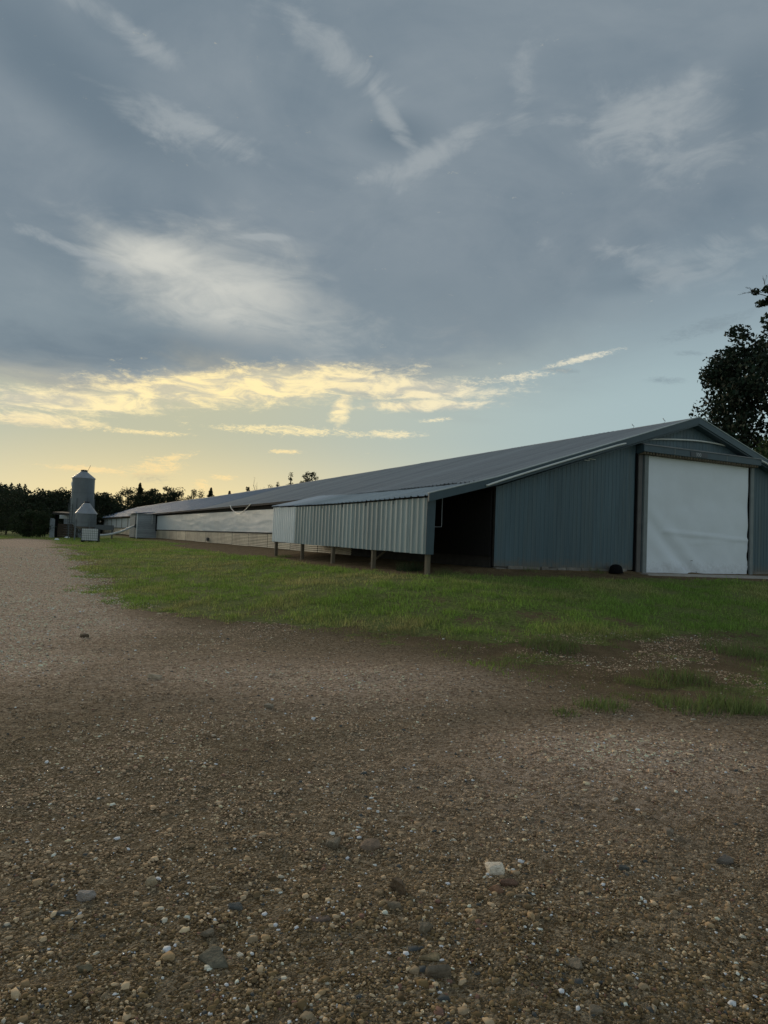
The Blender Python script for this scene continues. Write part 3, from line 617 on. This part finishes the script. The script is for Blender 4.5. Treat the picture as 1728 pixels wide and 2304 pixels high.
# ------------------------------------------------------------------ feed bins
def bin_(name, label, p, rad, z_leg, z_hop, z_body, z_top, mb, mr_, nleg, rz, hop_mat):
    b = thing(name, label, 'feed bin', tuple(p), rz, 'feed bins')
    prof = [(rad, z_hop)]; n = int((z_body - z_hop) / .11)
    for i in range(n * 2 + 1): prof.append((rad + (.022 if i % 2 else -.006), z_hop + (z_body - z_hop) * i / (n * 2)))
    bd = MB().lathe(prof, 32).build('bin_body', mb, b, True)
    for z in np.linspace(z_hop, z_body, 4)[1:-1]: MB().lathe([(rad + .03, z - .02), (rad + .035, z), (rad + .03, z + .02), (rad + .02, z + .02)], 32).build('seam_ring', mb, bd)
    rf = MB().lathe([(rad + .09, z_body - .03), (rad + .08, z_body + .02), (rad * .3, z_top - .12), (rad * .29, z_top - .10)], 14).build('cone_roof', mr_, b)
    MB().lathe([(rad * .28, z_top - .12), (rad * .28, z_top), (rad * .31, z_top + .01), (rad * .29, z_top + .05), (.05, z_top + .09)], 20).build('lid', M['steel'], rf, True)
    MB().lathe([(.16, z_leg), (.17, z_leg + .12), (rad * .99, z_hop + .01)], 28).build('hopper', hop_mat, b, True)
    MB().box(-.2, .2, -.2, .2, z_leg - .22, z_leg + .02).build('boot', M['steel'], b)
    for k in range(nleg):
        a = 2 * math.pi * k / nleg + .4; c, s = math.cos(a), math.sin(a)
        MB().tube([(c * (rad + .06), s * (rad + .06), -.05), (c * (rad + .04), s * (rad + .04), z_hop + (z_body - z_hop) * .55)], .05, 4).build('leg', M['galv'], b)
        a2 = 2 * math.pi * (k + 1) / nleg + .4
        MB().tube([(c * (rad + .06), s * (rad + .06), .35), (math.cos(a2) * (rad + .06), math.sin(a2) * (rad + .06), z_hop - .15)], .022, 4).build('brace', M['galv'], b)
    return b
pb = ground(181, 1212); ps = ground(191, 1215); kb = pb[1] / 1598
big = bin_('feed_bin', 'tall corrugated grey feed bin with cone roof, the taller of the two', pb, 23.8 * kb, .75, 1.55, 4.85 * kb * 28, 5.48 * kb * 28, M['galv'], M['galvl'], 6, 0, M['galv'])
lad = MB(); br = 23.8 * kb + .1
for q in (-.19, .19): lad.tube([(-.75 + q, -br + .22, .2), (-.75 + q, -br + .22, 3.4)], .022, 5)
for i in range(11): lad.tube([(-.94, -br + .22, .4 + i * .28), (-.56, -br + .22, .4 + i * .28)], .014, 5)
lad.build('ladder', M['steel'], big)
MB().tube([(.30, 0, 5.33 * kb * 28), (.62, 0, 5.93 * kb * 28)], .018, 5).build('lid_rod', M['steel'], big)
MB().box(-23.8 * kb * .86 - .02, -23.8 * kb * .86 + .22, -.66, -.58, 4.2 * kb * 28, 4.5 * kb * 28).build('maker_plate', M['pale'], big)
ks = ps[1] / 1598
small = bin_('feed_bin', 'small feed bin with rust streaked cone roof standing before the taller bin', ps, 21.5 * ks, .62, 1.22, 2.05 * ks * 29, 2.95 * ks * 29, M['galv'], M['galvl'], 4, .35, M['rusty'])
lad2 = MB()
lad2.box(-.10, .10, -21.5 * ks * .72 - .06, -21.5 * ks * .72 - .03, 2.02 * ks * 29, 2.05 * ks * 29).build('rust_strip', M['rusty'], small)
# auger tube from the bins to the annex
pe = O + VV * (AT - .05) + UU * (A0 + .9); q0 = ps + np.array([.5, -.6, .45])
path = [tuple(q0 + (np.array([pe[0], pe[1], 2.1]) - q0) * k + np.array([0, 0, -.36 * math.sin(k * math.pi)])) for k in np.linspace(0, 1, 14)]
tag(MB().tube(path, .105, 12).build('auger_tube', M['pvc'], None, True), 'long white auger tube bending up from the feed bins to the plank annex', 'auger tube')
# IBC tote
pt = ground(203, 1220); kt = pt[1] / 1598
tote = thing('liquid_tote', 'white plastic liquid tote in a steel cage before the small feed bin', 'tote', tuple(pt), R(14))
tw, td, th = 17.5 * kt, .5, 31 * kt
MB().box(-tw + .04, tw - .04, -td + .04, td - .04, .14, th - .03).build('tank', M['tote'], tote)
cg = MB()
for i in range(10):
    x = -tw + 2 * tw * i / 9
    for y in (-td, td): cg.box(x - .007, x + .007, y - .007, y + .007, .12, th)
for i in range(8):
    y = -td + 2 * td * i / 7
    for x in (-tw, tw): cg.box(x - .0115, x + .0115, y - .0105, y + .0105, .12, th - .001)
for i in range(6):
    z = .15 + (th - .17) * i / 5
    for y in (-td - .02, td + .02): cg.box(-tw - .02, tw + .02, y - .007, y + .007, z - .008, z + .008)
    for x in (-tw - .021, tw + .021): cg.box(x - .011, x + .011, -td, td, z - .0125, z + .0125)
cg.build('cage', M['steel'], tote)
pl = MB().box(-tw, tw, -td, td, .095, .125)
for x in (-tw + .06, 0, tw - .06): pl.box(x - .06, x + .06, -td, td, 0, .094)
pl.build('pallet', M['black'], tote)
MB().lathe([(.11, th - .04), (.11, th + .02), (.02, th + .04)], 16).build('cap', M['steel'], tote)
# trough behind the tote
trp = ground(196, 1213) + np.array([.7, 1.2, 0])
tr_ = thing('grey_panel_box', 'long grey steel box on legs right behind the white tote', 'box', tuple(trp), R(8))
MB().box(-.95, 1.25, -.25, .25, .95, 1.42).build('box_body', M['galv'], tr_)
for x in (-.85, 1.15):
    for y in (-.18, .18): MB().box(x - .03, x + .03, y - .03, y + .03, -.05, .95).build('leg', M['steel'], tr_)
# open shed beside the bins
px0 = at_depth(137, pb[1] + 5); kk = px0[1] / 1598
sh = thing('open_shed', 'small open shed with blue grey sheet walls and brown plank bin, left of feed bins', 'shed', tuple(px0), R(3))
u_ = kk
for i in range(5): MB().box(-20 * u_ + i * 2.2 * u_, -20 * u_ + i * 2.2 * u_ + 2.1 * u_, -.6 + .02 * (i % 2), -.58 + .02 * (i % 2), 0, (43 if i < 4 else 41) * u_).build('wall_sheet', M['shed'], sh)
for i in range(12): MB().box(-8 * u_ + i * 4.2 * u_, -8 * u_ + i * 4.2 * u_ + 4.1 * u_, 1.6 + .02 * (i % 2), 1.62 + .02 * (i % 2), 0, 43 * u_).build('wall_sheet', M['shed'], sh)
MB().box(-19 * u_, 38 * u_, 1.7, 1.74, 43.5 * u_, 52 * u_).build('white_stand_in_panel', M['pale'], sh)  # panel added as stand-in for the white band behind the shed
MB().box(-9.5 * u_, -4.5 * u_, -.5, -.3, 0, 54 * u_).build('post', M['black'], sh); MB().box(37 * u_, 40 * u_, -.5, -.3, 0, 54 * u_).build('post', M['dark'], sh)
MB().hexa([(-13 * u_, -.9, 52 * u_), (42 * u_, -.9, 50 * u_), (42 * u_, 1.9, 55 * u_), (-13 * u_, 1.9, 57 * u_), (-13 * u_, -.9, 57 * u_), (42 * u_, -.9, 54 * u_), (42 * u_, 1.9, 58 * u_), (-13 * u_, 1.9, 60 * u_)]).build('roof', M['dark'], sh)
for i in range(6): MB().box(-4 * u_, 34 * u_, -.45, -.38 + .01 * (i % 2), i * 5.3 * u_, i * 5.3 * u_ + 5.1 * u_).build('plank', M['brown'], sh)
for n, (px, py, wx, lab) in enumerate([(128, 1215.5, .16, 'white scrap lying in the grass before the open shed'), (151, 1211, .2, 'white bag lying at the foot of the tall feed bin')]):
    g = ground(px, py); m = MB(); m.lathe([(wx, 0), (wx * 1.1, .06), (wx * .7, .16), (.02, .2)], 9)
    o = m.build('white_bag', M['tote'], None, True); o.location = g; o.scale = (1.4, .8, .9); tag(o, lab, 'bag')

# ------------------------------------------------------------------ trees
LV = np.array([(-.5, 0, 0), (0, -.32, .06), (.5, 0, 0), (0, .32, .06)])
def leaves(C, size, base, var=.35):
    """quads of leaf size at centres C, turned at random; colour per leaf"""
    n = len(C); q = rng.normal(size=(n, 4)); q /= np.linalg.norm(q, axis=1)[:, None]; w_, x, y, z = q.T
    Rm = np.stack([1 - 2 * (y * y + z * z), 2 * (x * y - z * w_), 2 * (x * z + y * w_), 2 * (x * y + z * w_), 1 - 2 * (x * x + z * z), 2 * (y * z - x * w_), 2 * (x * z - y * w_), 2 * (y * z + x * w_), 1 - 2 * (x * x + y * y)], -1).reshape(n, 3, 3)
    sz = size * rng.uniform(.6, 1.4, n); V = np.einsum('nij,kj->nki', Rm, LV) * sz[:, None, None] + C[:, None]
    c = np.array(base)[None] * rng.uniform(1 - var, 1 + var, n)[:, None] * np.array([1, 1, 1])[None]; c[:, 0] *= rng.uniform(.8, 1.3, n)
    return V.reshape(-1, 3), np.arange(n * 4).reshape(-1, 4), np.repeat(c, 4, 0)
def clump_centres(n_cl, per, rad, fn):
    out = []
    for i in range(n_cl):
        c, r = fn(i); d = rng.normal(size=(per, 3)); d /= np.linalg.norm(d, axis=1)[:, None]; out.append(c + d * (r * rng.uniform(.25, 1., per) ** .6)[:, None] * np.array([1, 1, .75]))
    return np.concatenate(out)
def tree(name, label, p, h, rx, kind='round', n_cl=60, per=120, leaf=.22, col_=(.021, .036, .022), cat='tree', trunk=True, base=.22, group=None):
    t_ = thing(name, label, cat, tuple(p), random.uniform(0, 6), group); cl = []
    def fn(i):
        if kind == 'round':
            a = rng.uniform(0, 2 * math.pi); q = rng.uniform(-1, 1); rr = math.sqrt(max(0, 1 - q * q)) if h < 12 else max(0, 1 - abs(q) ** 4.5) ** .5; k = rng.uniform(.45, 1.) ** .5
            hb = h * base; c = np.array([math.cos(a) * rr * rx * k, math.sin(a) * rr * rx * k, (hb + h) / 2 + q * (h - hb) / 2 * k]); c[:2] *= 1.12 if h > 12 else 1 - .15 * max(0, q); r = rx * rng.uniform(.16, .30)
        elif kind == 'cone':
            q = rng.uniform(0, 1) ** 1.3; a = rng.uniform(0, 2 * math.pi); rr = rx * (1 - q) ** .85 * rng.uniform(.15, 1.) + .03; c = np.array([math.cos(a) * rr, math.sin(a) * rr, h * base + q * h * (1 - base) * .98]); r = max(.05 * rx, rx * .24 * (1 - q))
        else:                                                   # thin: loose airy top
            a = rng.uniform(0, 2 * math.pi); q = rng.uniform(0, 1); rr = rx * math.sin(min(1, .15 + q) * math.pi) * rng.uniform(.1, 1); c = np.array([math.cos(a) * rr, math.sin(a) * rr, h * (.35 + .65 * q)]); r = rx * rng.uniform(.10, .2)
        cl.append(c); return c, r
    C = clump_centres(n_cl, per, rx, fn)
    if kind == 'cone':                                          # drooping whorls narrowing to a fine tip
        n = n_cl * per; q = rng.uniform(0, 1, n) ** 1.15; a = rng.uniform(0, 2 * math.pi, n); wh_ = .72 + .28 * np.cos(q * 2 * math.pi * 11 + 2 * np.cos(a * 3)); rr = rx * (1 - q) ** .9 * rng.uniform(.05, 1, n) ** .5 * wh_ * (.75 + .45 * np.cos(a * 3 + q * 14 + h)) + .04
        C = np.stack([np.cos(a) * rr, np.sin(a) * rr, h * base + q * h * (1 - base) - .12 * rr], -1)
    Vv, Ff, cc = leaves(C, leaf, col_)
    o = link('crown', np_mesh('crown', Vv, Ff, False, cc), M['leafd'], t_)
    if trunk:
        m = MB(); m.tube([(0, 0, -.3), (.03 * h * .1, 0, h * .3), (-.02 * h * .2, .01 * h, h * .6), (0, 0, h * .93)], max(.05, h * .02), 8, h * .004)
        for c in cl[::max(1, len(cl) // 26)]:
            b = np.array([0, 0, max(h * .12, c[2] - .35 * np.hypot(c[0], c[1]) - .08 * h)]); mid_ = (b + c) / 2 + np.array([0, 0, -.03 * h]); m.tube([b, mid_, c], h * .0075, 5, h * .002)
        m.build('trunk', M['bark'], t_)
    return t_
# right of the house
tree('broadleaf_tree', 'big dark broadleaf tree rising behind the right end of the gable', at_depth(1797, 46), 17.0, 5.0, 'round', 300, 170, .28, base=.12)
m = MB(); c0 = at_depth(1722, 40); top = 16.4
bt = thing('bare_branch_tree', 'bare twigs with a leaf tuft reaching in at the right edge above the big tree', 'branch', tuple(c0))
def twig(mb, p, d, L_, r, dep):
    q = p + d * L_; mb.tube([p, (p + q) / 2 + Vector((0, 0, .03)), q], r, 4, r * .5)
    if dep:
        for k in range(3): twig(mb, p + d * L_ * random.uniform(.5, 1), (d + Vector((random.uniform(-.6, .6), random.uniform(-.6, .6), random.uniform(-.3, .6)))).normalized(), L_ * .55, r * .5, dep - 1)
m.tube([(1.3, 0, -.2), (1.2, 0, 9), (.6, 0, top - 1.2), (-.1, 0, top)], .2, 8, .04); twig(m, Vector((.1, 0, top - .3)), Vector((-.95, 0, .25)).normalized(), 1.0, .03, 3); twig(m, Vector((-.1, 0, top)), Vector((-.4, 0, .9)).normalized(), .6, .02, 3)
m.build('trunk', M['bark'], bt)
def fb_(i): return np.array([-.15 + rng.uniform(-.6, .9), rng.uniform(-.5, .5), top - .1 + rng.uniform(-.5, .5)]), .28
Vv, Ff, cc = leaves(clump_centres(14, 60, 1, fb_), .2, (.030, .042, .020)); link('crown', np_mesh('crown', Vv, Ff, False, cc), M['leafd'], bt)
tree('leafy_shrub_tree', 'mid green bushy tree in front of the big tree beside the right roof slope', at_depth(1745, 37), 7.6, 3.0, 'round', 90, 130, .20, (.045, .075, .028), base=.05)
tree('leafy_shrub_tree', 'low dark green bush filling the gap under the big tree at right', at_depth(1690, 52), 7.0, 3.6, 'round', 60, 120, .26, (.03, .045, .02), base=.02)
# left: round bush, hedge trees, far cluster
tree('round_bush', 'large round dark bush at the end of the gravel lane left of the shed', at_depth(72, 74), 2.9, 2.2, 'round', 80, 110, .14, (.032, .048, .020), 'bush', True, .0)
left_trees = [(14, 88, 4.6, 3.4, 'round', 'dark tree at the left edge behind the gravel lane'), (-22, 84, 6.2, 3.6, 'round', 'dark tree cut by the left edge of the picture'), (45, 104, 6.4, 4.0, 'round', 'dark tree straight behind the round bush'), (95, 110, 6.6, 3.8, 'round', 'dark tree between the round bush and the open shed'), (140, 118, 7.4, 4.2, 'round', 'dark tree rising behind the open shed roof'),
 (212, 122, 6.6, 3.2, 'round', 'low dark tree just right of the tall feed bin'), (236, 134, 7.4, 3.3, 'round', 'rounded dark tree between the feed bins and the far roof end'), (252, 140, 6.2, 3.0, 'round', 'lower dark tree in the dip left of the tallest cedar'),
 (283, 158, 10.8, 4.2, 'round', 'broad dark tree at the left foot of the tallest cedar'), (310, 162, 12.0, 5.4, 'cone', 'tallest pointed cedar above the far end of the roof'), (341, 164, 10.9, 3.6, 'round', 'leafy tree directly right of the tallest cedar'), (325, 170, 10.5, 4.4, 'round', 'dark broad tree just behind the tallest cedar'),
 (372, 160, 11.0, 3.6, 'round', 'wide leafy tree behind the far roof, second right of the tallest cedar'), (398, 158, 10.6, 4.2, 'round', 'loose leafy tree over the far roof, right of the cedar group'), (432, 150, 9.9, 4.2, 'thin', 'airy small tree top showing over the far roof'), (470, 140, 9.9, 3.6, 'cone', 'single small conifer top over the blue grey roof'), (448, 146, 9.9, 4.0, 'thin', 'thin tree top left of the single small conifer'),
 (512, 128, 8.6, 2.6, 'cone', 'tiny pointed tree tip above the blue grey roof'), (553, 112, 8.3, 2.4, 'thin', 'low sprig of leaves just above the middle roof'), (603, 100, 8.1, 2.2, 'thin', 'small leafy sprig left of the larger tree top over the ridge'), (619, 96, 8.3, 2.0, 'thin', 'leafy twig top beside the larger tree top over the ridge'), (648, 92, 9.2, 2.2, 'thin', 'largest leafy tree top standing over the middle of the ridge'), (690, 86, 8.8, 1.7, 'round', 'dense small tree top at the right of those over the ridge')]
for px, Y, h_, rx, kind, lab in left_trees:
    n = 34 if kind == 'thin' else 120; cone = kind == 'cone'
    tree('cedar_tree' if cone else 'broadleaf_tree', lab, at_depth(px, Y), h_ , rx, kind, n, 24 if kind == 'thin' else 70, (.22 if kind == 'thin' else .30) if Y > 100 else   .15, (.028, .040, .019), base=.02 if kind != 'thin' else .3)
c0 = at_depth(577, 104); bt = thing('dead_tree', 'leafless twigs of a dead tree sticking up behind the ridge', 'tree', tuple(c0)); m = MB(); m.tube([(0, 0, -.2), (0, 0, 6)], .12, 6, .06)
for k in range(7): twig(m, Vector((random.uniform(-.3, .3), 0, 6 + random.uniform(-1, 0))), Vector((random.uniform(-.5, .5), random.uniform(-.3, .3), 1)).normalized(), random.uniform(1.6, 2.6), .03, 1)
m.build('trunk', M['bark'], bt)
# wooded hill far left: a wood that reads as one mass
C = []; 
for i in range(1500):
    Y = rng.uniform(150, 420); x = rng.uniform(-.85, -.41) * Y
    if i % 5 == 0: Y = rng.uniform(190, 260); x = rng.uniform(-.56, -.385) * Y
    z = float(height(x, Y)); h_ = rng.uniform(4, 7.5) * (1 if i % 5 else .9); r = rng.uniform(1.6, 3.); n = 46; q = rng.uniform(0, 1, n); a = rng.uniform(0, 6.28, n); cone = i % 3 == 0
    rr = r * ((1 - q) if cone else np.sin(np.clip(q * .9 + .1, 0, 1) * math.pi)) * rng.uniform(.5, 1, n)
    C.append(np.stack([x + rr * np.cos(a), Y + rr * np.sin(a), z + q * h_], -1))
Vv, Ff, cc = leaves(np.concatenate(C), 1.0, (.030, .046, .034)); tag(link('distant_wood', np_mesh('distant_wood', Vv, Ff, False, cc), M['leafd']), 'dark wooded hillside beyond the lane at far left', 'woods', kind='stuff')

# ------------------------------------------------------------------ grass, weeds, gravel
def scatter(n, near, far, xl, xr, power=1.0):
    """points inside the view wedge, thinner with distance"""
    Y = near * (far / near) ** (rng.uniform(0, 1, n) ** power); k = rng.uniform(xl, xr, n); return k * Y, Y
def blades(x, y, hgt, wid, colr, lean_=.5):
    n = len(x); z = height(x, y); a = rng.uniform(0, 6.283, n); b = rng.uniform(0, 6.283, n); l = hgt * rng.uniform(0, lean_, n)
    V = np.zeros((n, 3, 3)); V[:, 0] = np.stack([x - np.cos(a) * wid, y - np.sin(a) * wid, z - .01], -1); V[:, 1] = np.stack([x + np.cos(a) * wid, y + np.sin(a) * wid, z - .01], -1); V[:, 2] = np.stack([x + np.cos(b) * l, y + np.sin(b) * l, z + hgt], -1)
    return V.reshape(-1, 3), np.arange(3 * n).reshape(-1, 3), np.repeat(colr, 3, 0)
x, y = scatter(1500000, 7.5, 75, -.62, .66, .85); g = grass_mask(x, y); clump = fbm(x * 2.2, y * 2.2, 88, 3)
keep = rng.uniform(0, 1, len(x)) < g * np.clip(.2 + 2.2 * (clump - .36), .06, 1) * .62; x, y, clump = x[keep], y[keep], clump[keep]; dist = np.hypot(x, y)
dry = fbm(x * .5, y * .5, 51); mixf = np.clip((dry - .42) * 3.2 + rng.normal(0, .25, len(x)), 0, 1)[:, None]
gc = (np.array([.23, .35, .065]) * (1 - mixf) + np.array([.42, .38, .15]) * mixf) * rng.uniform(.5, 1.45, len(x))[:, None]
dull = sstep(-.2, .5, sdist(sp_poly, x, y))[:, None] * .75; gc = gc * (1 - dull) + np.array([.17, .165, .07]) * rng.uniform(.5, 1.4, len(x))[:, None] * dull
gh = (.012 + .046 * clump) * np.exp(rng.normal(0, .45, len(x))) * np.clip(.6 + grass_mask(x, y), .6, 1.3); gw = .0022 + .00036 * dist
Vv, Ff, cc = blades(x, y, gh, gw * rng.uniform(.7, 1.3, len(x)), gc, .9)
tag(link('grass', np_mesh('grass', Vv, Ff, False, cc), M['grass']), 'short mown grass on the slope between gravel and house', 'grass', kind='stuff'); print('blades', len(x))
def weed(px, py, r, n, h_, lab, c=(.17, .22, .07)):
    p = ground(px, py); a = rng.uniform(0, 6.283, n); q = r * rng.uniform(0, 1, n) ** .6; x = p[0] + np.cos(a) * q; y = p[1] + np.sin(a) * q
    Vv, Ff, cc = blades(x, y, h_ * rng.uniform(.4, 1.2, n), np.full(n, .006), np.array(c)[None] * rng.uniform(.6, 1.3, n)[:, None], .9)
    tag(link('weed_tuft', np_mesh('weed_tuft', Vv, Ff, False, cc), M['grass']), lab, 'weed', 'weed tufts in the gravel')
for a in [(1000, 1292, .30, 160, .16, 'thin weeds at the foot of the nearest lean-to post'), (1190, 1283, .35, 140, .12, 'sparse weeds at the foot of the teal gable near the lean-to opening'), (1340, 1286, .30, 140, .14, 'weeds at the foot of the gable beside the black tub'), (640, 1254, .35, 150, .16, 'weeds round the farthest lean-to post'), (1355, 1592, .28, 260, .10, 'low green weed tuft alone on the gravel right of centre'), (1655, 1596, .34, 420, .17, 'bright green weed tuft near the right edge on bare soil'), (1560, 1596, .40, 320, .12, 'spreading weed tuft left of the bright tuft near the right edge'), (1525, 1530, .40, 320, .15, 'dull weed tuft in the bare soil patch at right'), (1660, 1470, .55, 420, .20, 'tall thin dull weeds near the right edge under the lawn', ), (1240, 1455, .5, 420, .16, 'brownish weed clump where lawn meets bare soil'), (1270, 1608, .15, 90, .07, 'tiny weed sprig on the gravel beside the low tuft'), (920, 1284, .40, 420, .30, 'dark green weed growing on the dirt bank before the lean-to posts', (.05, .075, .03))]: weed(*a)
# gravel pebbles: one mass nobody could count
def pebbles(x, y, size, colr, sink=.35):
    n = len(x); z = height(x, y); z = z + (fbm(x * 5, y * 5, 61, 3) - .5) * .05 * np.exp(-np.hypot(x, y) / 14)
    k = 5; th = (np.arange(k) / k * 2 * math.pi)[None] + rng.uniform(0, 6.28, (n, 1)); asp = rng.uniform(.42, 1., (n, 1)); ro = rng.uniform(0, 6.28, (n, 1)); hh = size * rng.uniform(.2, .75, n)
    def ring(rf, zf):
        r = size[:, None] * rf * rng.uniform(.6, 1.3, (n, k)); cx, cy = np.cos(th) * r, np.sin(th) * r * asp
        return np.stack([x[:, None] + cx * np.cos(ro) - cy * np.sin(ro), y[:, None] + cx * np.sin(ro) + cy * np.cos(ro), (z - sink * hh)[:, None] + hh[:, None] * zf * rng.uniform(.8, 1.2, (n, k))], -1)
    V = np.concatenate([ring(1., 0. * 1), ring(.82, 1.), (np.stack([x, y, z + hh * (1.15 - sink)], -1))[:, None]], 1)
    fc = []
    for i in range(k): j = (i + 1) % k; fc += [(i, j, k + j), (i, k + j, k + i), (k + i, k + j, 2 * k)]
    Fa = (np.array(fc)[None] + (np.arange(n) * (2 * k + 1))[:, None, None]).reshape(-1, 3)
    return V.reshape(-1, 3), Fa, np.repeat(colr, 2 * k + 1, 0)
x, y = scatter(230000, 1.9, 40, -.60, .60, 1.12); ins = sdist(poly, x, y); spz = sdist(sp_poly, x, y)
light = fbm(x * .28 + 3, y * .28, 71, 3); patch = np.clip((light - .42) * 2.6, .08, .6)
patch = np.maximum(patch, lane_mask(x, y))
keep = ((ins + (fbm(x * 2, y * 2, 5) - .5) * 2.5 > -.4) | ((spz > -.2) & (fbm(x * 1.3, y * 1.3, 6) > .42))) & (rng.uniform(0, 1, len(x)) < np.clip(.22 + 1.1 * patch + .5 * (fbm(x * .9, y * 1.6, 15, 3) - .4), .1, 1)); x, y, patch, spz = x[keep], y[keep], patch[keep], spz[keep]; n = len(x)
dist = np.hypot(x, y); size = np.clip(.0026 * np.exp(rng.normal(0, .62, n)) * (1 + .6 * patch) + .00060 * dist, .003, .03)
u1 = rng.uniform(0, 1, n); pc = np.where((u1 < .50)[:, None], np.array([.17, .112, .050]), np.where((u1 < .78)[:, None], np.array([.28, .19, .098]), np.where((u1 < .955)[:, None], np.array([.46, .335, .20]), np.array([.85, .76, .58]))))
pk = (patch * np.clip((dist - 3) / 3, 0, 1))[:, None]; pc = pc * (1 - .5 * pk) + np.array([1.05, .72, .52]) * .5 * pk; pc = pc * rng.uniform(.5, 1.45, n)[:, None] * (.8 + 1.05 * patch)[:, None]; pc = np.minimum(pc, .9); pc[rng.uniform(0, 1, n) < .03] = (.10, .105, .10); pc[rng.uniform(0, 1, n) < .02] = (.30, .16, .11)
Vv, Ff, cc = pebbles(x, y, size, pc); tag(link('gravel', np_mesh('gravel', Vv, Ff, False, cc), M['stone']), 'loose brown and pale gravel covering the yard and lane', 'gravel', kind='stuff'); print('pebbles', n)
# single rocks one can pick out
def rock(px, py, wpx, c, flat, lab, seed):
    """angular broken stone: convex hull of jittered points, half buried"""
    p = ground(px, py); r = wpx * np.hypot(p[0], p[1]) / 1598 / 2 * 1.18; rg = np.random.default_rng(seed)
    n = 7; a = np.sort(rg.uniform(0, 2 * math.pi, n)); asp = rg.uniform(.6, .95); bm = bmesh.new()
    for lev, f in ((-.8, .95), (.25, 1.), (.75, .8)):
        for k in a: q = f * rg.uniform(.78, 1.08); bm.verts.new((math.cos(k) * r * q, math.sin(k) * r * q * asp, r * flat * (lev + rg.uniform(-.22, .22))))
    bmesh.ops.convex_hull(bm, input=bm.verts); loose = [v for v in bm.verts if not v.link_faces]; bmesh.ops.delete(bm, geom=loose, context='VERTS')
    bmesh.ops.bevel(bm, geom=[e for e in bm.edges], offset=r * .035, segments=1, affect='EDGES')
    me = bpy.data.meshes.new('rock'); bm.to_mesh(me); bm.free(); at = me.attributes.new('col', 'FLOAT_COLOR', 'POINT'); base_ = np.minimum(np.array(c) * np.array([1.35, 1.2, 1.0]), .85)
    for d in at.data: k = rg.uniform(.8, 1.2); d.color = (*(base_ * k), 1)
    o = link('rock', me, M['rockm']); o.location = (p[0], p[1], p[2] + r * flat * .5); o.rotation_euler = (rg.uniform(-.12, .12), rg.uniform(-.12, .12), rg.uniform(-.5, .5)); tag(o, lab, 'rock', 'rocks lying in the gravel')
br_, gy_, wh, ru, sl_ = (.15, .115, .085), (.19, .17, .14), (.62, .60, .56), (.18, .11, .075), (.085, .095, .10)
for i, a in enumerate([(1111, 1962, 46, wh, .5, 'white rock, the brightest on the gravel'), (487, 2161, 78, (.115, .115, .095), .22, 'largest flat dark greenish slab in the lower left gravel'), (720, 2066, 54, (.13, .105, .095), .14, 'flat brown slab left of the lumpy brown rock'), (891, 2012, 46, br_, .75, 'lumpy tall brown rock near the middle of the foreground'), (1117, 2006, 36, ru, .3, 'rust brown flat rock below the white rock'), (1144, 1990, 38, (.14, .09, .07), .3, 'reddish slab just behind the rust brown flat rock'), (1167, 2022, 36, gy_, .25, 'grey brown flat rock right of the rust brown rock'),
 (754, 1901, 36, gy_, .5, 'rounded tan rock left of the pair of flat slabs'), (836, 1906, 48, (.17, .135, .11), .25, 'flat tan slab right of the rounded tan rock'), (855, 2013, 24, (.24, .19, .13), .5, 'small yellowish stone touching the lumpy brown rock'), (887, 2043, 30, gy_, .5, 'grey stone just below the lumpy brown rock'), (956, 2093, 30, (.17, .15, .12), .6, 'olive grey stone in the middle of the lower gravel'), (967, 2155, 50, (.21, .18, .12), .15, 'flat mustard tan slab below the olive grey stone'), (986, 2198, 50, (.14, .125, .105), .6, 'dark lumpy rock near the bottom centre'), (973, 2228, 20, (.30, .19, .13), .6, 'small orange stone under the dark lumpy bottom rock'),
 (193, 2020, 38, (.30, .29, .30), .5, 'pale grey rock at the lower left'), (143, 2059, 36, sl_, .3, 'slate dark flat stone below the pale grey rock'), (341, 1986, 26, (.33, .29, .22), .5, 'cream stone right of the pale grey rock'), (529, 2046, 32, sl_, .45, 'dark slate chip above the greenish slab'), (466, 2104, 28, gy_, .5, 'tan grey stone just above the greenish slab'), (193, 2184, 32, (.16, .15, .11), .4, 'olive stone near the bottom left corner'), (542, 2150, 18, wh, .5, 'small white stone at the right end of the greenish slab'),
 (1406, 1955, 28, sl_, .3, 'flat slate stone right of the white rock'), (1624, 1935, 40, (.14, .13, .125), .25, 'dark flat stone near the right edge'), (1497, 1878, 32, (.22, .195, .17), .5, 'grey stone of a pair right of centre'), (1291, 2171, 44, gy_, .2, 'wide flat grey slab in the lower right gravel'), (1463, 2275, 22, (.30, .28, .24), .7, 'rounded pale stone at the bottom right'), (1338, 2281, 30, gy_, .5, 'grey stone at the bottom edge right of centre'), (349, 1525, 28, (.36, .32, .27), .35, 'pale flat rock out on the lane at left'), (604, 1591, 24, (.25, .235, .21), .35, 'grey flat rock beside a dark soil patch in mid gravel'), (188, 1434, 22, (.11, .09, .07), .45, 'dark brown rock on the lane near the lawn corner')]): rock(*a, 100 + i)
